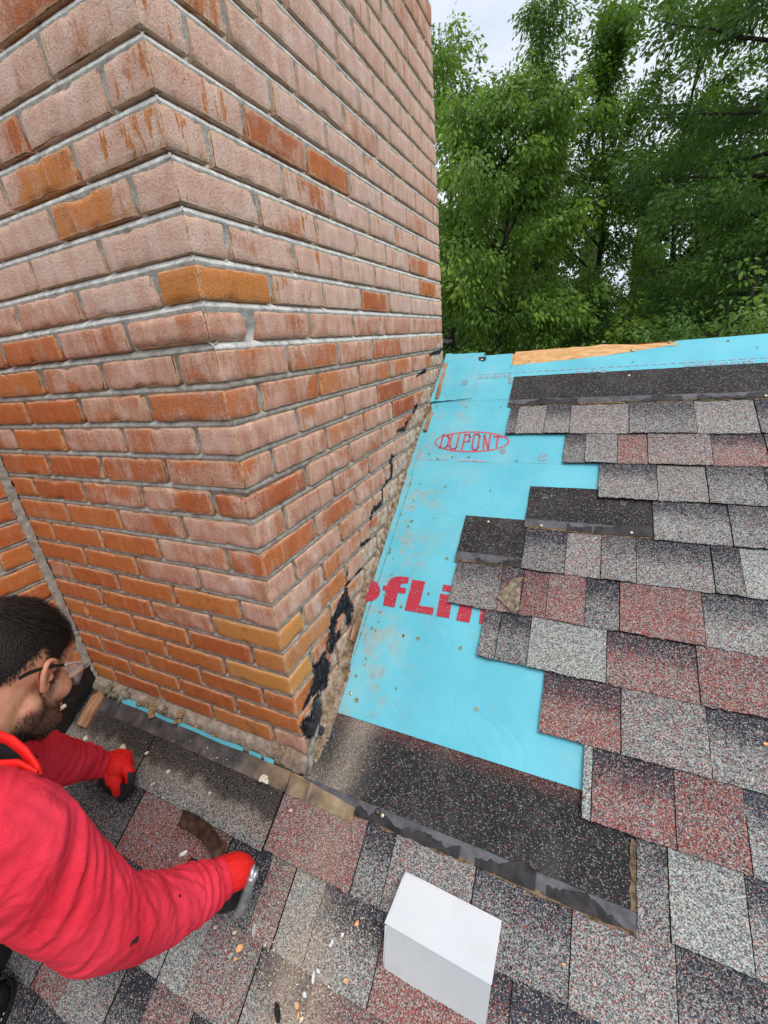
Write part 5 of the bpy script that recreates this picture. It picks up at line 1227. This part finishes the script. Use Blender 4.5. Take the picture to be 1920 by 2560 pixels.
# ================================================================ GROUND AND TREES
GZ = -4.6
q = M('lawn', .95, .1); n = q.noise(2, 5); q.col(q.ramp(n, [(.3, (.020, .035, .012)), (.6, (.045, .075, .022)), (.8, (.09, .085, .05))])); q.bump(q.noise(30, 4), .8, .05)
mb = MB(); mb.add([(-900, -900, GZ), (900, -900, GZ), (900, 900, GZ), (-900, 900, GZ)], [(0, 1, 2, 3)]); tag(mb.build('ground', q.m), kind='structure')
def leaf_material():
    q = M('foliage', .5, .35); _, hue, lum, b, a = q.attr('c')
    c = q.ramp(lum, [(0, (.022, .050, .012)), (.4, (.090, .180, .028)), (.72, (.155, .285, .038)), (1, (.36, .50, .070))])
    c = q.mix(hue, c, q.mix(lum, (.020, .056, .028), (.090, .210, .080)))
    q.col(c); t = q.n('ShaderNodeBsdfTranslucent'); q.l(q.mix(.5, c, (.24, .42, .04)), t.inputs[0]); mx = q.n('ShaderNodeMixShader'); mx.inputs[0].default_value = .42
    q.l(q.b.outputs[0], mx.inputs[1]); q.l(t.outputs[0], mx.inputs[2]); q.l(mx.outputs[0], q.t.nodes['Material Output'].inputs[0]); return q.m
MAT_LEAF = leaf_material(); 
q = M('bark', .9, .15); n = q.noise(1.0, 5, .6, q.pos((14, 14, 3))); q.col(q.ramp(n, [(.3, (.022, .018, .015)), (.7, (.085, .070, .058))])); q.bump(n, .6, .02); MAT_BARK = q.m
def quads(P, D, Ln, Wd, rg):
    """leaf diamonds: P base, D direction (unit), Ln length, Wd half width"""
    n = len(P); up = rg.normal(size=(n, 3)); W = np.cross(D, up); W /= np.linalg.norm(W, axis=1)[:, None]+1e-9
    mid = P+D*(Ln*.45)[:, None]; droop = np.zeros((n, 3)); droop[:, 2] = -Ln*.12
    V = np.stack([P, mid+W*Wd[:, None], P+D*Ln[:, None]+droop, mid-W*Wd[:, None]], 1).reshape(-1, 3); return V
def mesh_quads(name, V, col):
    n = len(V)//4; me = bpy.data.meshes.new(name); me.vertices.add(4*n); me.vertices.foreach_set('co', V.astype(np.float32).ravel()); me.loops.add(4*n); me.loops.foreach_set('vertex_index', np.arange(4*n, dtype=np.int32)); me.polygons.add(n)
    me.polygons.foreach_set('loop_start', np.arange(0, 4*n, 4, dtype=np.int32)); me.update(calc_edges=True); a = me.attributes.new('c', 'FLOAT_COLOR', 'POINT'); a.data.foreach_set('color', np.repeat(col, 4, axis=0).astype(np.float32).ravel()); return me
def tree(seed, az, dist, H, base_h, spread, nleaf, label, leaf=.085, hue=.2, lum=.5, droop=.6, up=.5, limbs=46, prof=None, lean=(0, 0), gap=None, group='trees behind the ridge', name='broadleaf_tree', clump=.30, tipb=.35, trunk_r=.14):
    rg = np.random.default_rng(seed); a = R_(az); bx, by = CP[0]+dist*math.sin(a), CP[1]+dist*math.cos(a)
    root = empty(name, (bx, by, GZ), label=label, cat='tree' if name != 'bush' else 'bush', group=group)
    tb = MB(); O_ = Vector((bx, by, GZ)); n = 9; T_ = [O_+Vector((lean[0]*(i/n)**1.5+.10*math.sin(i*1.7+seed), lean[1]*(i/n)**1.5+.10*math.cos(i*1.3+seed), H*.97*i/n)) for i in range(n+1)]
    loft(tb, T_, [trunk_r*(1-i/n*.92) for i in range(n+1)], 8, 2); tb.build('trunk', MAT_BARK, root, True)
    lb = MB(); anchors = []; dirs = []; tips = []
    prof = prof or (lambda t: (math.sin(math.pi*min(1, t*.9+.12)))**.7)
    for i in range(limbs):
        t = (i+.5)/limbs; z = base_h+(H-base_h)*t*.98; ti = z/H*n; k = int(min(n-1, ti)); p0 = T_[k].lerp(T_[k+1], ti-k)
        az_ = i*2.399+rg.normal()*.4; L_ = spread*prof(t)*(.62+.5*rg.random()); el_ = up*(.4+.8*t)+rg.normal()*.16
        d = Vector((math.cos(az_)*math.cos(el_), math.sin(az_)*math.cos(el_), math.sin(el_))); pts = [p0]; m_ = 5; dd = d.copy()
        for s_ in range(m_): dd = (dd+Vector((rg.normal()*.12, rg.normal()*.12, rg.normal()*.1-.05*droop*s_))).normalized(); pts.append(pts[-1]+dd*L_/m_)
        loft(lb, pts, [max(.006, .020*L_**.6*trunk_r/.14)*(1-s_/m_*.85) for s_ in range(m_+1)], 5, 1, cap=False)
        # twigs carrying clumps
        ntw = int(5+L_*5.0)
        for j in range(ntw):
            f = .22+.78*((j+rg.random())/ntw); q_ = f*m_; kk = int(min(m_-1, q_)); b0 = pts[kk].lerp(pts[kk+1], q_-kk); tw = Vector((rg.normal(), rg.normal(), rg.normal()*.6+.15)); tw = (tw.normalized()+dd*.7).normalized(); tl = (.22+.30*rg.random())*(.6+.5*L_**.5)
            e = b0+tw*tl+Vector((0, 0, -.10*droop*tl)); 
            if rg.random() < .55: loft(lb, [b0, b0.lerp(e, .5)+Vector((0, 0, .03)), e], [.006, .0045, .002], 4, 1, cap=False)
            anchors.append((b0, e)); tips.append(f)
    A0 = np.array([a_[0] for a_ in anchors]); A1 = np.array([a_[1] for a_ in anchors]); tips = np.array(tips)
    if gap is not None:
        d_ = A1-CP; u_ = RM @ d_.T; uu, vv = 960+F*u_[0]/u_[2], 1280+F*u_[1]/u_[2]
    ids = rg.integers(0, len(A0), nleaf); f = rg.random(nleaf)**.6; sp = rg.normal(size=(nleaf, 3)); sp /= np.linalg.norm(sp, axis=1)[:, None]; rr = (rg.random(nleaf)**.6)*clump*(.55+.6*rg.random(len(A0))[ids])
    P = A0[ids]+(A1[ids]-A0[ids])*f[:, None]+sp*rr[:, None]*np.array([1, 1, .72]); P[:, 2] = np.maximum(P[:, 2], GZ+.05)
    out_ = P-np.array([bx, by, 0]); out_[:, 2] = 0; out_ /= np.linalg.norm(out_, axis=1)[:, None]+1e-6
    D = sp*.6+out_*.45+np.array([0, 0, -1.0])*droop*(.6+.5*rg.random(nleaf))[:, None]+np.array([0, 0, .15]); D /= np.linalg.norm(D, axis=1)[:, None]
    Ln = leaf*(.45+.95*rg.random(nleaf)); Wd = Ln*(.19+.10*rg.random(nleaf))
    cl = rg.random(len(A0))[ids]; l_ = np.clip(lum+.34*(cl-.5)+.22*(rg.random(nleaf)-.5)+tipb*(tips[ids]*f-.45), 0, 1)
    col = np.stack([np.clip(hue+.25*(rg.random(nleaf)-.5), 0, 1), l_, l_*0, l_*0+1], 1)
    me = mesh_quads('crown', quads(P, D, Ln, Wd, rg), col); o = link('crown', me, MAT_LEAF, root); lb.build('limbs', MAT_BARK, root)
    return root
cone = lambda t: (1-t)**.75*.95+.12
tall = lambda t: .55+.45*math.sin(math.pi*(t*.85+.1)) if t < .85 else .8*(1-t)/.15+.15
tree(1, -9.4, 9.0, 9.3, .6, 1.75, 80000, 'big drooping-leaved tree in front, right of the chimney edge', .085, .12, .66, .9, .75, 64, lambda t: .95 if t < .55 else .95*(1-((t-.55)/.47)**2)**.5+.08, clump=.30)
tree(2, -15.5, 11.5, 11.6, 1, 1.9, 30000, 'yellow-green tree partly hidden by the chimney edge', .09, .0, .70, .5, .7, 50, tall, clump=.24)
tree(3, -5.6, 12.0, 11.9, 2, 2.3, 46000, 'tall slender tree whose spire rises behind the drooping tree', .075, .2, .58, .8, .9, 50, lambda t: .9*(1-t)**.45+.10, clump=.26)
tree(4, .4, 12.5, 11.7, 2.5, 2.3, 36000, 'tree with windblown feathery top left of the sky gap', .085, .15, .60, .4, 1.0, 46, lambda t: .25 if t < .45 else (1-t)**.6*1.25+.1, clump=.24)
tree(5, 7.2, 12.5, 11.2, 1.5, 1.75, 34000, 'bright round-topped tree right of the sky gap', .08, .1, .66, .3, .8, 50, lambda t: .35 if t < .4 else 1.15*(1-((t-.6)/.5)**2)**.5 if abs(t-.6) < .5 else .2, clump=.28)
tree(6, 14.8, 9.6, 11.6, 4.6, 2.1, 62000, 'tall dark tree in the top right corner with horizontal limbs', .075, .55, .52, .3, .25, 46, lambda t: .9, clump=.34, trunk_r=.15, tipb=.25)
tree(7, 13.8, 8.4, 6.9, .6, 1.9, 38000, 'soft blue-green tree at the right edge under the dark tree', .065, .6, .70, .5, .3, 46, lambda t: 1-(t-.25)**2, clump=.25)
tree(8, 4.4, 8.4, 5.9, .5, 1.15, 15000, 'small bright sapling standing below the sky gap', .085, .1, .74, .4, .6, 36, cone, clump=.20)
tree(9, 8.8, 9.2, 6.4, .5, 1.7, 30000, 'dark green bush-like tree between the sapling and the right edge', .075, .35, .55, .5, .4, 44, cone, clump=.26)
rngt = random.Random(21)
for i, (a_, d_, h_, hu, lu, lab) in enumerate([(-17.5, 16, 9.5, .3, .30, 'dark background tree close to the chimney edge'), (-12, 17, 10.0, .3, .30, 'dark background tree behind the yellow-green one'), (-7.5, 17.5, 10.2, .5, .25, 'deep background tree behind the slender spire'), (-5.0, 16.0, 9.2, .5, .25, 'deep background tree left of the sky gap'), (9.2, 16.5, 9.6, .5, .28, 'deep background tree right of the sky gap'), (11.5, 16, 10.5, .6, .28, 'deep background tree under the dark corner tree'), (17, 15, 11.5, .6, .28, 'deep background tree beyond the right edge')]):
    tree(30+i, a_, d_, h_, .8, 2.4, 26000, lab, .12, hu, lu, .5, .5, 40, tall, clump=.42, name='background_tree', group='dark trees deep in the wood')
for i, (a_, d_, h_, lu, lab) in enumerate([(-13.5, 7.4, 4.6, .5, 'leafy bush at the foot of the chimney edge'), (-9, 7.0, 4.75, .60, 'bush with pale tips left of the bare sheathing'), (-4.2, 7.2, 4.9, .45, 'dark bush behind the bare sheathing'), (-.3, 7.6, 4.9, .55, 'bush with bright sprigs above the ridge'), (3.2, 7.2, 4.8, .4, 'dark bush under the small sapling'), (7.2, 7.0, 5.0, .50, 'round bush just above the ridge at right'), (10.6, 6.6, 5.3, .72, 'bright lobed bush near the right edge'), (14.2, 7.0, 5.1, .5, 'bush at the right edge behind the ridge'), (2.0, 12.0, 6.2, .3, 'dim bush deep under the sky gap')]):
    tree(60+i, a_, d_, h_, .3, 1.15, 12000, lab, .075, .2+.3*rngt.random(), lu, .5, .5, 30, lambda t: .8+.3*math.sin(t*3), name='bush', group='undergrowth behind the ridge', clump=.25, trunk_r=.05)
# far wood that nobody could count
rg = np.random.default_rng(5); n = 60000; az_ = R_(-30)+rg.random(n)*R_(62); dd_ = 22+6*rg.random(n); base = 9.0+1.6*np.sin(az_*31)+1.0*np.sin(az_*77+1); hh_ = base*rg.random(n)
keep = ~((np.degrees(az_) > .6) & (np.degrees(az_) < 4.4) & (hh_ > 5.9)); az_, dd_, hh_ = az_[keep], dd_[keep], hh_[keep]; n = len(az_)
P = np.stack([CP[0]+dd_*np.sin(az_), CP[1]+dd_*np.cos(az_), GZ+hh_], 1); D = rg.normal(size=(n, 3)); D /= np.linalg.norm(D, axis=1)[:, None]; Ln = .32+.3*rg.random(n); l_ = np.clip(.18+.2*rg.random(n), 0, 1)
tag(link('far_wood', mesh_quads('far_wood', quads(P, D, Ln, Ln*.3, rg), np.stack([l_*0+.4, l_, l_*0, l_*0+1], 1)), MAT_LEAF), 'dark green mass of woodland seen between the nearer trees', 'woodland', kind='stuff')
